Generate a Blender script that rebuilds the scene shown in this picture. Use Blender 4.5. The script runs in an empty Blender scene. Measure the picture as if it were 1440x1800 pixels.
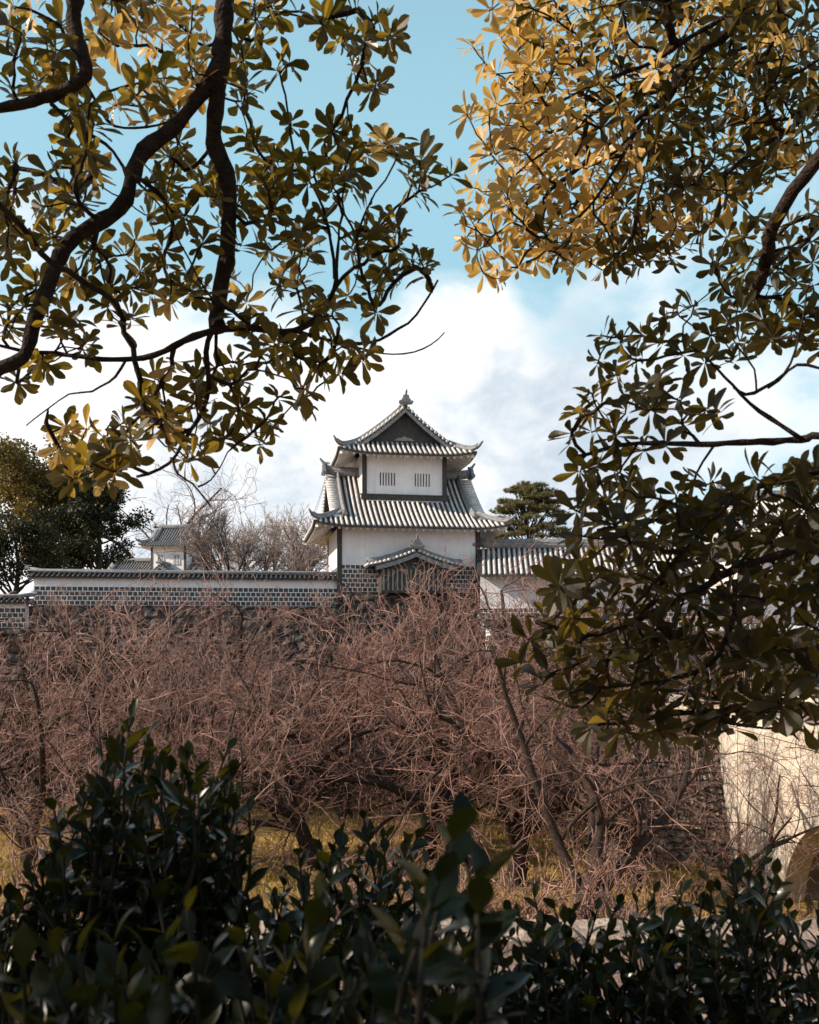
import bpy, math, numpy as np
from mathutils import Vector, Matrix
rng = np.random.default_rng(7)
sc = bpy.context.scene
COL = sc.collection
R_ = math.radians

# ------------------------------------------------------------------ camera
CAMZ, FPX, HOR = 1.6, 1600.0, 1120.0
cam = bpy.data.cameras.new("camera"); co = bpy.data.objects.new("camera", cam); COL.objects.link(co)
co.location = (0, 0, CAMZ); co.rotation_euler = (R_(90), 0, 0)
cam.sensor_fit = 'HORIZONTAL'; cam.sensor_width = 36; cam.lens = FPX / 1440 * 36
cam.shift_y = (HOR - 900) / 1440
cam.clip_start = .05; cam.clip_end = 5000
cam.dof.use_dof = True; cam.dof.focus_distance = 30; cam.dof.aperture_fstop = 9
sc.camera = co
def P(px, py, Y): return np.array([(px - 720) / FPX * Y, Y, CAMZ + (HOR - py) / FPX * Y])

# ------------------------------------------------------------------ light
SUN = np.array([-.86, -.17, .47]); SUN /= np.linalg.norm(SUN)
sl = bpy.data.lights.new("sun", 'SUN'); sl.energy = 5.0; sl.angle = R_(.5); sl.color = (1, .85, .68)
so = bpy.data.objects.new("sun", sl); COL.objects.link(so)
so.rotation_euler = Vector(SUN).to_track_quat('Z', 'Y').to_euler(); so.location = (-30, -6, 40)
sc.view_settings.view_transform = 'Standard'; sc.view_settings.look = 'None'
sc.view_settings.exposure = 0.62; sc.view_settings.gamma = 1

class NT:
    """small helper for node trees"""
    def __init__(s, t): s.t = t
    def n(s, typ, **kw):
        nd = s.t.nodes.new('ShaderNode' + typ)
        for k, v in kw.items():
            if k == 'ins':
                for i, x in v.items():
                    if hasattr(x, 'is_output') or hasattr(x, 'links'): s.t.links.new(x, nd.inputs[i])
                    else: nd.inputs[i].default_value = x
            else: setattr(nd, k, v)
        return nd
    def m(s, op, a, b=None, c=None, clamp=False):
        nd = s.t.nodes.new('ShaderNodeMath'); nd.operation = op; nd.use_clamp = clamp
        for i, x in enumerate((a, b, c)):
            if x is None: continue
            if hasattr(x, 'links'): s.t.links.new(x, nd.inputs[i])
            else: nd.inputs[i].default_value = x
        return nd.outputs[0]
    def mix(s, f, a, b, blend='MIX'):
        nd = s.t.nodes.new('ShaderNodeMix'); nd.data_type = 'RGBA'; nd.blend_type = blend
        for i, x in ((0, f), (6, a), (7, b)):
            if hasattr(x, 'links'): s.t.links.new(x, nd.inputs[i])
            else: nd.inputs[i].default_value = x if i == 0 else (*x[:3], 1)
        return nd.outputs[2]
    def maprange(s, x, a, b, c=0., d=1., smooth=True):
        nd = s.t.nodes.new('ShaderNodeMapRange'); nd.interpolation_type = 'SMOOTHSTEP' if smooth else 'LINEAR'
        s.t.links.new(x, nd.inputs[0])
        for i, v in enumerate((a, b, c, d)): nd.inputs[i + 1].default_value = v
        return nd.outputs[0]

def make_world():
    w = bpy.data.worlds.new("World"); sc.world = w; w.use_nodes = True
    t = w.node_tree; t.nodes.clear(); N = NT(t)
    sky = N.n('TexSky', sky_type='NISHITA'); sky.sun_disc = False
    sky.sun_elevation = math.asin(SUN[2]); sky.sun_rotation = math.atan2(SUN[0], SUN[1])
    sky.altitude = 50; sky.air_density = 1.0; sky.dust_density = .6; sky.ozone_density = 1.0
    d = N.n('TexCoord').outputs['Generated']
    sx = N.n('SeparateXYZ', ins={0: d})
    def noise(scale, det, rough, dist, sc3, off):
        mp = N.n('Mapping', ins={0: d}); mp.inputs['Scale'].default_value = sc3; mp.inputs['Location'].default_value = off
        return N.n('TexNoise', ins={'Vector': mp.outputs[0], 'Scale': scale, 'Detail': det, 'Roughness': rough, 'Distortion': dist}).outputs['Fac']
    n1 = noise(3.2, 7, .5, .3, (1, 1, 1.5), (2.3, .7, 1.1))
    n2 = noise(9, 6, .55, .2, (1, 1, 1.4), (5.1, 3.3, .2))
    def blob(px, py, r0, r1):
        v = np.array([(px - 720) / FPX, 1, (HOR - py) / FPX]); v /= np.linalg.norm(v)
        dp = N.n('VectorMath', operation='DOT_PRODUCT', ins={0: d, 1: tuple(v)}).outputs['Value']
        return N.maprange(dp, math.cos(R_(r1)), math.cos(R_(r0)))
    z = sx.outputs['Z']
    band = N.maprange(z, .47, .22)                     # thick cloud low, thin high
    tot = N.m('ADD', N.m('MULTIPLY', band, .42), N.maprange(z, .5, .8, 0., -.25))
    for (px, py, a, b, wgt) in ((870, 600, 2, 9, .30), (560, 660, 5, 16, .16), (100, 600, 2, 12, .18), (690, 640, 2, 9, .15),
                                (1010, 560, 1, 5, -.30), (700, 545, 1, 6, -.12), (640, 170, 4, 14, -.16), (850, 330, 2, 9, -.12), (350, 860, 1, 8, -.10),
                                (640, 600, 1, 3, -.06), (120, 330, 3, 11, -.2), (300, 420, 2, 8, -.14), (620, 470, 2, 6, -.12), (940, 250, 3, 10, -.1), (620, 250, 1, 6, .08)):
        tot = N.m('ADD', tot, N.m('MULTIPLY', blob(px, py, a, b), wgt))
    n3 = noise(22, 8, .62, .5, (1, 1, 1.5), (.3, 8.3, 4.2))
    tot = N.m('ADD', tot, N.m('MULTIPLY', N.m('SUBTRACT', n1, .5), 1.25))
    tot = N.m('ADD', tot, N.m('MULTIPLY', N.m('SUBTRACT', n2, .5), .75))
    tot = N.m('ADD', tot, N.m('MULTIPLY', N.m('SUBTRACT', n3, .5), .28))
    mask = N.maprange(tot, .02, .50)
    # thin veil + greyer cloud bellies
    grey = N.maprange(N.m('ADD', N.m('ADD', N.m('MULTIPLY', n2, .62), N.m('MULTIPLY', n3, .38)), N.m('ADD', N.m('MULTIPLY', blob(1000, 800, 2, 11), .24), N.m('MULTIPLY', blob(380, 860, 1, 9), .16))), .47, .88)
    cl = N.mix(grey, (1.06, 1.06, 1.07), (.56, .66, .75))
    skc = N.mix(1.0, sky.outputs[0], (.115, .115, .115), 'MULTIPLY')
    skc = N.mix(N.maprange(z, .85, .45, .25, .72), skc, (.43, .76, .89))          # cyan winter sky through thin veil
    out = N.mix(mask, skc, cl)
    bg = N.n('Background', ins={0: out, 1: .72})
    o = N.n('OutputWorld'); t.links.new(bg.outputs[0], o.inputs[0])
make_world()

# ------------------------------------------------------------------ materials
MATS = {}
def mat(name, col, rough=.8, col2=None, scale=3., detail=6, bump=0., bscale=None, spec=.3, island=0., extra=None):
    m = bpy.data.materials.new(name); m.use_nodes = True
    t = m.node_tree; N = NT(t); b = t.nodes['Principled BSDF']
    b.inputs['Roughness'].default_value = rough; b.inputs['Specular IOR Level'].default_value = spec
    tc = N.n('TexCoord').outputs['Object']
    nz = N.n('TexNoise', ins={'Vector': tc, 'Scale': scale, 'Detail': detail, 'Roughness': .6}).outputs['Fac']
    f = N.maprange(nz, .3, .7)
    c = N.mix(f, col, col2 or tuple(x * .72 for x in col))
    if island:
        rp = N.n('NewGeometry').outputs['Random Per Island']
        c = N.mix(N.m('MULTIPLY', rp, island), c, tuple(x * .45 for x in col))
    if extra: c = extra(N, tc, c, b)
    t.links.new(c, b.inputs['Base Color'])
    if bump:
        nb = N.n('TexNoise', ins={'Vector': tc, 'Scale': bscale or scale * 6, 'Detail': 5}).outputs['Fac']
        bp = N.n('Bump', ins={'Height': nb, 'Strength': bump, 'Distance': .03})
        t.links.new(bp.outputs[0], b.inputs['Normal'])
    MATS[name] = m; return m

def leafmat(name, ca, cb, trans, tcol, tcol2, rough=.35, spec=.4):
    m = bpy.data.materials.new(name); m.use_nodes = True
    t = m.node_tree; N = NT(t); b = t.nodes['Principled BSDF']; out = t.nodes['Material Output']
    rp = N.n('NewGeometry').outputs['Random Per Island']
    r2 = N.m('FRACT', N.m('MULTIPLY', rp, 17.31))
    tc = N.n('TexCoord').outputs['Object']
    nz = N.n('TexNoise', ins={'Vector': tc, 'Scale': 35, 'Detail': 4}).outputs['Fac']
    c = N.mix(rp, ca, cb); c = N.mix(N.m('MULTIPLY', N.maprange(nz, .45, .75), .4), c, tuple(x * .5 for x in ca))
    t.links.new(c, b.inputs['Base Color']); b.inputs['Roughness'].default_value = rough
    b.inputs['Specular IOR Level'].default_value = spec
    tr = N.n('BsdfTranslucent', ins={0: N.mix(r2, tcol, tcol2)})
    mx = N.n('MixShader', ins={0: trans, 1: b.outputs[0], 2: tr.outputs[0]})
    t.links.new(mx.outputs[0], out.inputs[0])
    MATS[name] = m; return m

def weather(N, tc, c, b):
    c = streaks(N, tc, c, b)
    s_ = N.n('SeparateXYZ', ins={0: tc}); v = N.n('CombineXYZ', ins={0: N.m('ADD', s_.outputs[1], s_.outputs[0]), 1: s_.outputs[2]})
    br = N.n('TexBrick', offset=.5, ins={'Vector': v.outputs[0], 'Color1': (1, 1, 1, 1), 'Color2': (.86, .84, .82, 1), 'Mortar': (.55, .5, .45, 1), 'Scale': 1., 'Mortar Size': .012, 'Mortar Smooth': .3, 'Bias': 0., 'Brick Width': 1.8, 'Row Height': .9})
    n = N.n('TexNoise', ins={'Vector': tc, 'Scale': .7, 'Detail': 9, 'Roughness': .65}).outputs['Fac']
    c = N.mix(.8, c, br.outputs['Color'], 'MULTIPLY')
    return N.mix(N.m('MULTIPLY', N.maprange(n, .46, .7), .38), c, (.40, .32, .25))
def per_tree(N, tc, c, b):
    r = N.n('ObjectInfo').outputs['Random']
    return N.mix(r, c, N.mix(1., c, (.62, .56, .56), 'MULTIPLY'))
def streaks(N, tc, c, b):
    mp = N.n('Mapping', ins={0: tc}); mp.inputs['Scale'].default_value = (3.2, 3.2, .22)
    n = N.n('TexNoise', ins={'Vector': mp.outputs[0], 'Scale': 1.6, 'Detail': 7, 'Roughness': .65}).outputs['Fac']
    return N.mix(N.m('MULTIPLY', N.maprange(n, .5, .78), .55), c, (.46, .44, .44))
mat('plaster', (.77, .755, .79), .9, (.67, .655, .69), 1.2, 6, .08, 30, .1, 0, streaks)
mat('eave_plaster', (.74, .72, .70), .9, (.60, .57, .55), 2.5, 6, .1, 20, .1)
mat('dark_timber', (.035, .035, .038), .7, (.06, .055, .052), 4, 6, .2, 30)
mat('tile', (.74, .70, .68), .45, (.42, .40, .39), 3.5, 8, .12, 40, .5, .55)
mat('tile_dark', (.045, .045, .05), .6, (.022, .022, .026), 6, 6, .15, 40, .4)
mat('tile_ridge', (.26, .26, .27), .6, (.13, .13, .135), 5, 8, .2, 40, .4)
mat('concrete', (.64, .57, .48), .85, (.46, .39, .32), .8, 8, .25, 9, .2, 0, weather)
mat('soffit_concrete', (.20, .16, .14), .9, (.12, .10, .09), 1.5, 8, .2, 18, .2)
mat('kerb_stone', (.46, .36, .30), .85, (.22, .17, .145), 7, 8, .6, 40, .2)
mat('earth', (.40, .285, .235), .95, (.22, .155, .13), 3, 9, .6, 60, .1)
mat('cherry_bark', (.055, .034, .026), .85, (.02, .013, .011), 12, 6, .7, 40, .2)
mat('grey_twig', (.36, .29, .27), .8, (.20, .155, .145), 2, 4, 0, None, .2)
mat('limb_bark', (.020, .013, .010), .85, (.055, .036, .027), 16, 8, 1., 50, .15)
mat('shrub_stem', (.015, .012, .008), .8)
mat('far_bark', (.05, .038, .03), .9, (.025, .02, .016), 3, 6, .3)
mat('grass_dry', (.50, .34, .11), .9, (.32, .20, .07), 2, 6, 0, None, .1, .5)
mat('wire', (.35, .35, .36), .5)
mat('bamboo', (.50, .36, .25), .7, (.36, .25, .17), 6)
mat('skin', (.55, .33, .24), .6); mat('hair', (.012, .01, .01), .5); mat('trouser', (.03, .03, .04), .8)
mat('coat_pink', (.62, .16, .12), .8); mat('coat_orange', (.75, .27, .06), .8)
mat('wood_light', (.30, .25, .22), .8)
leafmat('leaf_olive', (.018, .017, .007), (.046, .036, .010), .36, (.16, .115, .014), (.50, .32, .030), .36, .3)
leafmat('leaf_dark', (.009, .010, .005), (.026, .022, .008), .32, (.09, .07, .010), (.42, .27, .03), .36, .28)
leafmat('leaf_gold_sunlit', (.42, .26, .08), (.68, .45, .17), .38, (.58, .34, .06), (.78, .50, .12), .40, .4)  # sunlit leaf tone painted into the colour
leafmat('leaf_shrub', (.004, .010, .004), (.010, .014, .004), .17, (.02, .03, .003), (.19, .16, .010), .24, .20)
leafmat('leaf_far', (.075, .065, .02), (.21, .145, .04), .2, (.16, .12, .02), (.2, .14, .02), .5, .3)
leafmat('leaf_far_dark', (.022, .028, .016), (.045, .042, .018), .15, (.05, .05, .01), (.07, .06, .01), .5, .3)
leafmat('needle', (.10, .10, .04), (.20, .155, .06), .15, (.12, .10, .02), (.15, .11, .02), .5, .3)

mat('cherry_twig', (.54, .305, .24), .6, (.12, .064, .052), 1.3, 4, 0, None, .4, .95, per_tree)
def namako_extra(N, tc, c, b):
    s = N.n('SeparateXYZ', ins={0: tc})
    v = N.n('CombineXYZ', ins={0: N.m('ADD', s.outputs[0], s.outputs[1]), 1: s.outputs[2]})
    br = N.n('TexBrick', offset=.5, ins={'Vector': v.outputs[0], 'Color1': (.028, .030, .036, 1), 'Color2': (.052, .052, .058, 1), 'Mortar': (.74, .73, .73, 1),
             'Scale': 1., 'Mortar Size': .026, 'Mortar Smooth': .05, 'Bias': 0., 'Brick Width': .325, 'Row Height': .298})
    bp = N.n('Bump', ins={'Height': br.outputs['Fac'], 'Strength': .7, 'Distance': .03})
    N.t.links.new(bp.outputs[0], b.inputs['Normal'])
    return N.mix(N.m('MULTIPLY', N.maprange(N.n('TexNoise', ins={'Vector': tc, 'Scale': 4., 'Detail': 6}).outputs['Fac'], .5, .8), .35), br.outputs['Color'], (.20, .19, .19))
mat('namako', (.5, .5, .5), .55, extra=namako_extra, spec=.4)

def stones(ca, cb, sx, sz):
    def ex(N, tc, c, b):
        s = N.n('SeparateXYZ', ins={0: tc})
        wob = N.n('TexNoise', ins={'Vector': tc, 'Scale': 1.4, 'Detail': 3}).outputs['Fac']
        v = N.n('CombineXYZ', ins={0: N.m('MULTIPLY', N.m('ADD', N.m('ADD', s.outputs[0], N.m('MULTIPLY', s.outputs[1], .97)), N.m('MULTIPLY', wob, .3)), sx), 1: N.m('MULTIPLY', s.outputs[2], sz)})
        vo = N.n('TexVoronoi', voronoi_dimensions='2D', ins={'Vector': v.outputs[0], 'Scale': 1., 'Randomness': .72})
        ve = N.n('TexVoronoi', voronoi_dimensions='2D', feature='DISTANCE_TO_EDGE', ins={'Vector': v.outputs[0], 'Scale': 1., 'Randomness': .72})
        rc = N.n('SeparateColor', ins={0: vo.outputs['Color']}).outputs[0]
        nn = N.n('TexNoise', ins={'Vector': tc, 'Scale': 5., 'Detail': 8}).outputs['Fac']
        col = N.mix(rc, ca, cb); col = N.mix(N.m('MULTIPLY', N.maprange(nn, .4, .7), .5), col, tuple(x * .5 for x in ca))
        e = N.maprange(ve.outputs['Distance'], .015, .10)
        col = N.mix(e, tuple(x * .18 for x in ca), col)
        hgt = N.m('ADD', N.maprange(ve.outputs['Distance'], 0, .3), N.m('MULTIPLY', nn, .35))
        bp = N.n('Bump', ins={'Height': hgt, 'Strength': 1., 'Distance': .22})
        N.t.links.new(bp.outputs[0], b.inputs['Normal'])
        return col
    return ex
mat('castle_stone', (.1, .1, .1), .9, extra=stones((.15, .13, .125), (.075, .065, .062), 1.15, 1.7), spec=.2)
mat('abutment_stone', (.1, .1, .1), .9, extra=stones((.36, .27, .22), (.20, .145, .115), 2.1, 3.4), spec=.2)

def ground_extra(N, tc, c, b):
    n = N.n('TexNoise', ins={'Vector': tc, 'Scale': .35, 'Detail': 8, 'Roughness': .65}).outputs['Fac']
    n2 = N.n('TexNoise', ins={'Vector': tc, 'Scale': 9., 'Detail': 8}).outputs['Fac']
    col = N.mix(N.maprange(n, .38, .62), (.46, .295, .085), (.26, .165, .07))
    col = N.mix(N.m('MULTIPLY', N.maprange(n2, .4, .7), .6), col, (.10, .07, .035))
    bp = N.n('Bump', ins={'Height': n2, 'Strength': .8, 'Distance': .1}); N.t.links.new(bp.outputs[0], b.inputs['Normal'])
    return col
mat('ground_grass', (.3, .2, .06), .95, extra=ground_extra, spec=.1)

# ------------------------------------------------------------------ mesh helpers
def norm(a): return a / np.maximum(np.linalg.norm(a, axis=-1, keepdims=True), 1e-9)
class MB:
    def __init__(s): s.v = []; s.f = []; s.n = 0
    def add(s, V, *Fs):
        V = np.asarray(V, float).reshape(-1, 3); s.v.append(V)
        for F in Fs:
            F = np.asarray(F, np.int64)
            if len(F): s.f.append(F + s.n)
        s.n += len(V)
    def box(s, lo, hi):
        x0, y0, z0 = lo; x1, y1, z1 = hi
        s.add([(x0,y0,z0),(x1,y0,z0),(x1,y1,z0),(x0,y1,z0),(x0,y0,z1),(x1,y0,z1),(x1,y1,z1),(x0,y1,z1)],
              [(0,3,2,1),(4,5,6,7),(0,1,5,4),(1,2,6,5),(2,3,7,6),(3,0,4,7)])
    def prism(s, poly, y0, y1):       # polygon in x,z extruded along y
        n = len(poly); a = [(x, y0, z) for x, z in poly] + [(x, y1, z) for x, z in poly]
        s.add(a, [tuple(range(n))], [tuple(range(2 * n - 1, n - 1, -1))], [(i, i + n, (i + 1) % n + n, (i + 1) % n) for i in range(n)])
    def tubes(s, Pt, Rd, sides=6, cap=True):
        V, Q = tube(Pt, Rd, sides); N, K = Rd.shape
        s.add(V, Q)
        if cap:
            a = np.arange(N)[:, None] * K * sides + np.arange(sides)[None]
            s.f.append(a[:, ::-1] + s.n - len(V)); s.f.append(a + (K - 1) * sides + s.n - len(V))
    def tube1(s, pts, r, sides=6, cap=True):
        p = np.asarray(pts, float)[None]; r = np.broadcast_to(np.asarray(r, float), p.shape[:2]).copy(); s.tubes(p, r, sides, cap)
    def sweep(s, pts, w, h, up=(0, 0, 1)):   # rectangular bar along a path, its foot on the path
        p = np.asarray(pts, float); t = norm(np.gradient(p, axis=0)); up = np.asarray(up, float)
        sd = norm(np.cross(t, up)); w = np.broadcast_to(w, len(p))[:, None] / 2; h = np.broadcast_to(h, len(p))[:, None]
        V = np.stack([p - sd * w, p + sd * w, p + sd * w + up * h, p - sd * w + up * h], 1); K = len(p)
        k = np.arange(K - 1)[:, None] * 4; F = []
        for i in range(4): j = (i + 1) % 4; F.append(np.concatenate([k + i, k + j, k + j + 4, k + i + 4], 1))
        s.add(V, np.concatenate(F), [(3, 2, 1, 0)], [tuple(4 * (K - 1) + np.arange(4))])
    def slab(s, G, th):               # grid (a,b,3) given thickness downwards
        a, b, _ = G.shape; n = a * b; V = np.concatenate([G.reshape(-1, 3), G.reshape(-1, 3) - (0, 0, th)])
        ix = np.arange(n).reshape(a, b)
        q = np.stack([ix[:-1, :-1], ix[1:, :-1], ix[1:, 1:], ix[:-1, 1:]], -1).reshape(-1, 4)
        per = np.concatenate([ix[0, :], ix[1:, -1], ix[-1, -2::-1], ix[-2:0:-1, 0]]); nx = np.roll(per, -1)
        s.add(V, q, q[:, ::-1] + n, np.stack([per, nx, nx + n, per + n], -1))
    def build(s, name, m, parent=None, smooth=False, kind=None):
        me = bpy.data.meshes.new(name); V = np.concatenate(s.v)
        me.vertices.add(len(V)); me.vertices.foreach_set('co', V.astype(np.float32).ravel())
        li = np.concatenate([f.ravel() for f in s.f]); lt = np.concatenate([np.full(len(f), f.shape[1]) for f in s.f])
        me.loops.add(len(li)); me.loops.foreach_set('vertex_index', li.astype(np.int32))
        me.polygons.add(len(lt)); me.polygons.foreach_set('loop_start', (np.cumsum(lt) - lt).astype(np.int32))
        me.polygons.foreach_set('loop_total', lt.astype(np.int32))
        me.update(calc_edges=True); me.validate()
        me.polygons.foreach_set('use_smooth', np.full(len(me.polygons), smooth))
        me.materials.append(MATS[m] if isinstance(m, str) else m)
        o = bpy.data.objects.new(name, me); COL.objects.link(o)
        if parent: o.parent = parent
        if kind: o['kind'] = kind
        return o
def tube(Pt, Rd, sides):
    N, K, _ = Pt.shape
    t = norm(np.gradient(Pt, axis=1)); mt = np.abs(norm(t.mean(1)))
    ref = np.eye(3)[np.argmin(mt, 1)][:, None, :]
    a = norm(np.cross(t, np.broadcast_to(ref, t.shape))); b = np.cross(t, a)
    th = np.arange(sides) / sides * 2 * np.pi
    V = Pt[:, :, None] + Rd[:, :, None, None] * (a[:, :, None] * np.cos(th)[:, None] + b[:, :, None] * np.sin(th)[:, None])
    base = (np.arange(N)[:, None, None] * K + np.arange(K - 1)[None, :, None]) * sides
    i = np.arange(sides)[None, None]; j = (i + 1) % sides
    Q = np.stack([base + i, base + j, base + j + sides, base + i + sides], -1).reshape(-1, 4)
    return V.reshape(-1, 3), Q
def thing(name, label, cat, loc=(0, 0, 0), rz=0, group=None):
    o = bpy.data.objects.new(name, None); COL.objects.link(o); o.location = loc; o.rotation_euler = (0, 0, rz)
    return tag(o, label, cat, group)
def tag(o, label, cat, group=None):
    o['label'] = label; o['category'] = cat
    if group: o['group'] = group
    return o
def copy_thing(o, loc, rz, label, s=1.):
    c = o.copy(); COL.objects.link(c); c.location = loc; c.rotation_euler = (0, 0, rz); c.scale = (s, s, s); c['label'] = label
    for ch in o.children:
        d = ch.copy(); COL.objects.link(d); d.parent = c
        for g in ch.children: e = g.copy(); COL.objects.link(e); e.parent = d
    return c
def crom(pts, step):
    p = np.asarray(pts, float); p = np.concatenate([[2 * p[0] - p[1]], p, [2 * p[-1] - p[-2]]]); out = []
    for i in range(1, len(p) - 2):
        n = max(2, int(np.linalg.norm(p[i + 1] - p[i]) / step) + 1); t = np.linspace(0, 1, n, endpoint=False)[:, None]
        a, b, c, d = p[i - 1], p[i], p[i + 1], p[i + 2]
        out.append(.5 * (2 * b + (c - a) * t + (2 * a - 5 * b + 4 * c - d) * t ** 2 + (3 * b - a - 3 * c + d) * t ** 3))
    return np.concatenate(out + [p[-2:-1]])

# ------------------------------------------------------------------ the setting
GZ = -8.5
def terrain():
    m = MB()
    ys = [-60, -10, 0, 4.45, 4.75, 5.1, 6, 8, 11, 15, 20, 24, 28, 34, 40, 48, 56, 62, 90, 200, 600, 3000]
    def z(y): return float(np.interp(y, [-60, 5.1, 11, 24, 60, 63, 3000], [0, 0, -3.6, GZ, GZ, GZ, GZ]))
    xs = np.concatenate([np.linspace(-3000, -60, 5), np.linspace(-40, 60, 41), np.linspace(90, 3000, 5)])
    G = np.array([[(x, y, z(y) + (rng.normal() * .12 if 6 < y < 90 and abs(x) < 70 else 0)) for y in ys] for x in xs])
    ix = np.arange(G.shape[0] * G.shape[1]).reshape(G.shape[:2])
    m.add(G, np.stack([ix[:-1, :-1], ix[1:, :-1], ix[1:, 1:], ix[:-1, 1:]], -1).reshape(-1, 4))
    return m.build('ground', 'ground_grass', smooth=True, kind='structure')
terrain()
p = MB(); n = 90
xs = np.linspace(-12, 14, n); ys = np.linspace(-8, 4.55, 45); G = np.zeros((n, 45, 3))
G[..., 0] = xs[:, None]; G[..., 1] = ys; G[..., 2] = .012 + .008 * rng.random((n, 45)); p.slab(G, .05)
p.build('path', 'earth', smooth=True, kind='structure')
cp = MB(); cp.box((-70, 61.5, 2.), (4, 240, 3.55)); cp.box((4, 64, 1.), (90, 240, 1.95)); cp.build('castle_terrace_ground', 'ground_grass', kind='structure')

# ------------------------------------------------------------------ tiled roofs
def tiled_roof(parent, org, axis, A, B, H, R, ov, label=None, gable_end=False, a=.7, c=2.2, lc=.30, sp=.345, tr=.088, th=.15, orn=1., verge=True, ridge_h=.5, soffit=True, hood=.6, rowmat='tile'):
    u0, v0, z0 = org
    def T(u, v, z):
        u, v, z = np.broadcast_arrays(u, v, z)
        return np.stack([u0 + u, v0 + v, z0 + z], -1) if axis == 'x' else np.stack([u0 - v, v0 + u, z0 + z], -1)
    def h(s): t = np.maximum(s, 0) / B; return H * (a * t + (1 - a) * t * t)
    def lift(u, v):
        cu = np.clip((np.abs(u) - (A - c)) / c, 0, 1); cv = np.clip((np.abs(v) - (B - c)) / c, 0, 1)
        return 0 * cu if gable_end else lc * (cu * cv) ** 1.6
    if gable_end: R = A
    E = A - R
    base = MB(); rows = MB(); K = 12
    for sg in (-1, 1):                                       # the two long slopes
        us = np.linspace(-R, R, 30)[:, None]; vs = sg * np.linspace(B, 0, K)[None]
        base.slab(T(us, vs, h(B - np.abs(vs)) + lift(us, vs)), th)
        if not gable_end:
            for e in (-1, 1):
                us = e * np.linspace(R, A - .01, 10)[:, None]; k = np.linspace(0, 1, 8)[None]
                vs = sg * (B - k * (A - np.abs(us))); base.slab(T(us, vs, h(B - np.abs(vs)) + lift(us, vs)), th)
        nrow = int(2 * (A - .12) / sp); uk = (np.arange(nrow) - (nrow - 1) / 2) * sp
        vend = np.where(np.abs(uk) <= R - (.85 if verge else 0), 0., np.where(np.abs(uk) <= R, B - E - .02, B - (A - np.abs(uk))))
        ok = (B - vend) > .25; uk, vend = uk[ok][:, None], vend[ok][:, None]
        vs = sg * (B + .03 + (vend - B) * np.linspace(0, 1, K)[None])
        pts = T(uk, vs, h(B - np.abs(vs)) + lift(uk, vs) + .03); rows.tubes(pts, np.full(pts.shape[:2], tr), 8)
    if not gable_end:
        for e in (-1, 1):                                    # the hipped ends
            vs = np.linspace(-B + .01, B - .01, 40)[:, None]
            top = np.where(np.abs(vs) < B - E, R - hood, A - (B - np.abs(vs)))
            us = A + (top - A) * np.linspace(0, 1, 9)[None]; base.slab(T(e * us, vs, h(A - us) + lift(us, vs)), th)
            nrow = int(2 * (B - .12) / sp); vk = ((np.arange(nrow) - (nrow - 1) / 2) * sp)[:, None]
            top = np.where(np.abs(vk) < B - E, R - hood, A - (B - np.abs(vk))); ok = (A - top[:, 0]) > .25
            vk, top = vk[ok], top[ok]; us = A + .03 + (top - A) * np.linspace(0, 1, 8)[None]
            pts = T(e * us, vk, h(A - us) + lift(us, vk) + .03); rows.tubes(pts, np.full(pts.shape[:2], tr), 8)
    if verge:
        vv = np.arange(.2, B - E if not gable_end else B, .27)
        for e in (-1, 1):
            for sg in (-1, 1):
                us = np.stack([np.full_like(vv, R - .72), np.full_like(vv, R + .10)], 1); v2 = np.repeat(vv[:, None], 2, 1)
                pts = T(e * us, sg * v2, h(B - v2) + .05); rows.tubes(pts, np.full(pts.shape[:2], .105), 8)
    roof = base.build('roof', 'tile_dark', parent)
    if label: roof['label'] = label
    rows.build('tile_rows', rowmat, roof, True)
    # ridges
    rd = MB(); zr = H
    rd.sweep(T(np.array([-R - .05, -R + .8, 0, R - .8, R + .05]), np.zeros(5), zr + np.array([.12, .02, 0, .02, .12])), .34, ridge_h)
    rd.tube1(T(np.array([-R - .1, -R + .8, 0, R - .8, R + .1]), np.zeros(5), zr + ridge_h + np.array([.16, .04, .02, .04, .16])), .11, 8)
    for k in (.33, .66): rd.sweep(T(np.array([-R - .06, 0, R + .06]), np.zeros(3), zr + ridge_h * k + np.array([.1, 0, .1])), .40, .03)
    for e in (-1, 1):
        for sg in (-1, 1):
            if verge:
                v = np.linspace(.1, (B - E if not gable_end else B - .15) + .1, 14); u = np.full_like(v, e * (R - .82))
                up = .10 * np.clip((v - v[-1] + .8) / .8, 0, 1) ** 2
                pts = T(u, sg * v, h(B - v) + .04 + up); rd.sweep(pts, .26, .30); rd.tube1(pts + (0, 0, .32), .085, 8)
                q = pts[-1]; rd.tube1([q + (0, 0, .16) - .0 * q, pts[-1] + (pts[-1] - pts[-2]) * .25 + (0, 0, .16)], .19, 10)
            if not gable_end:
                k = np.linspace(0, 1.03, 14); u = R - .45 + (A - R + .45) * k; v = B - (A - u)
                tip = .17 * np.clip((k - .72) / .3, 0, 1) ** 2
                pts = T(e * u, sg * v, h(A - u) + lift(u, v) + .03 + tip); rd.sweep(pts, np.linspace(.26, .2, 14), np.linspace(.3, .2, 14)); rd.tube1(pts + (0, 0, .28), np.linspace(.085, .06, 14), 8)
                q = pts[-1]; dq = norm(pts[-1] - pts[-2]); rd.tube1([q + (0, 0, .12), q + dq * .18 + (0, 0, .16), q + dq * .42 + (0, 0, .30)], [.13, .10, .05], 8)
    rd.build('ridge', 'tile_ridge', roof, True)
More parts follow.
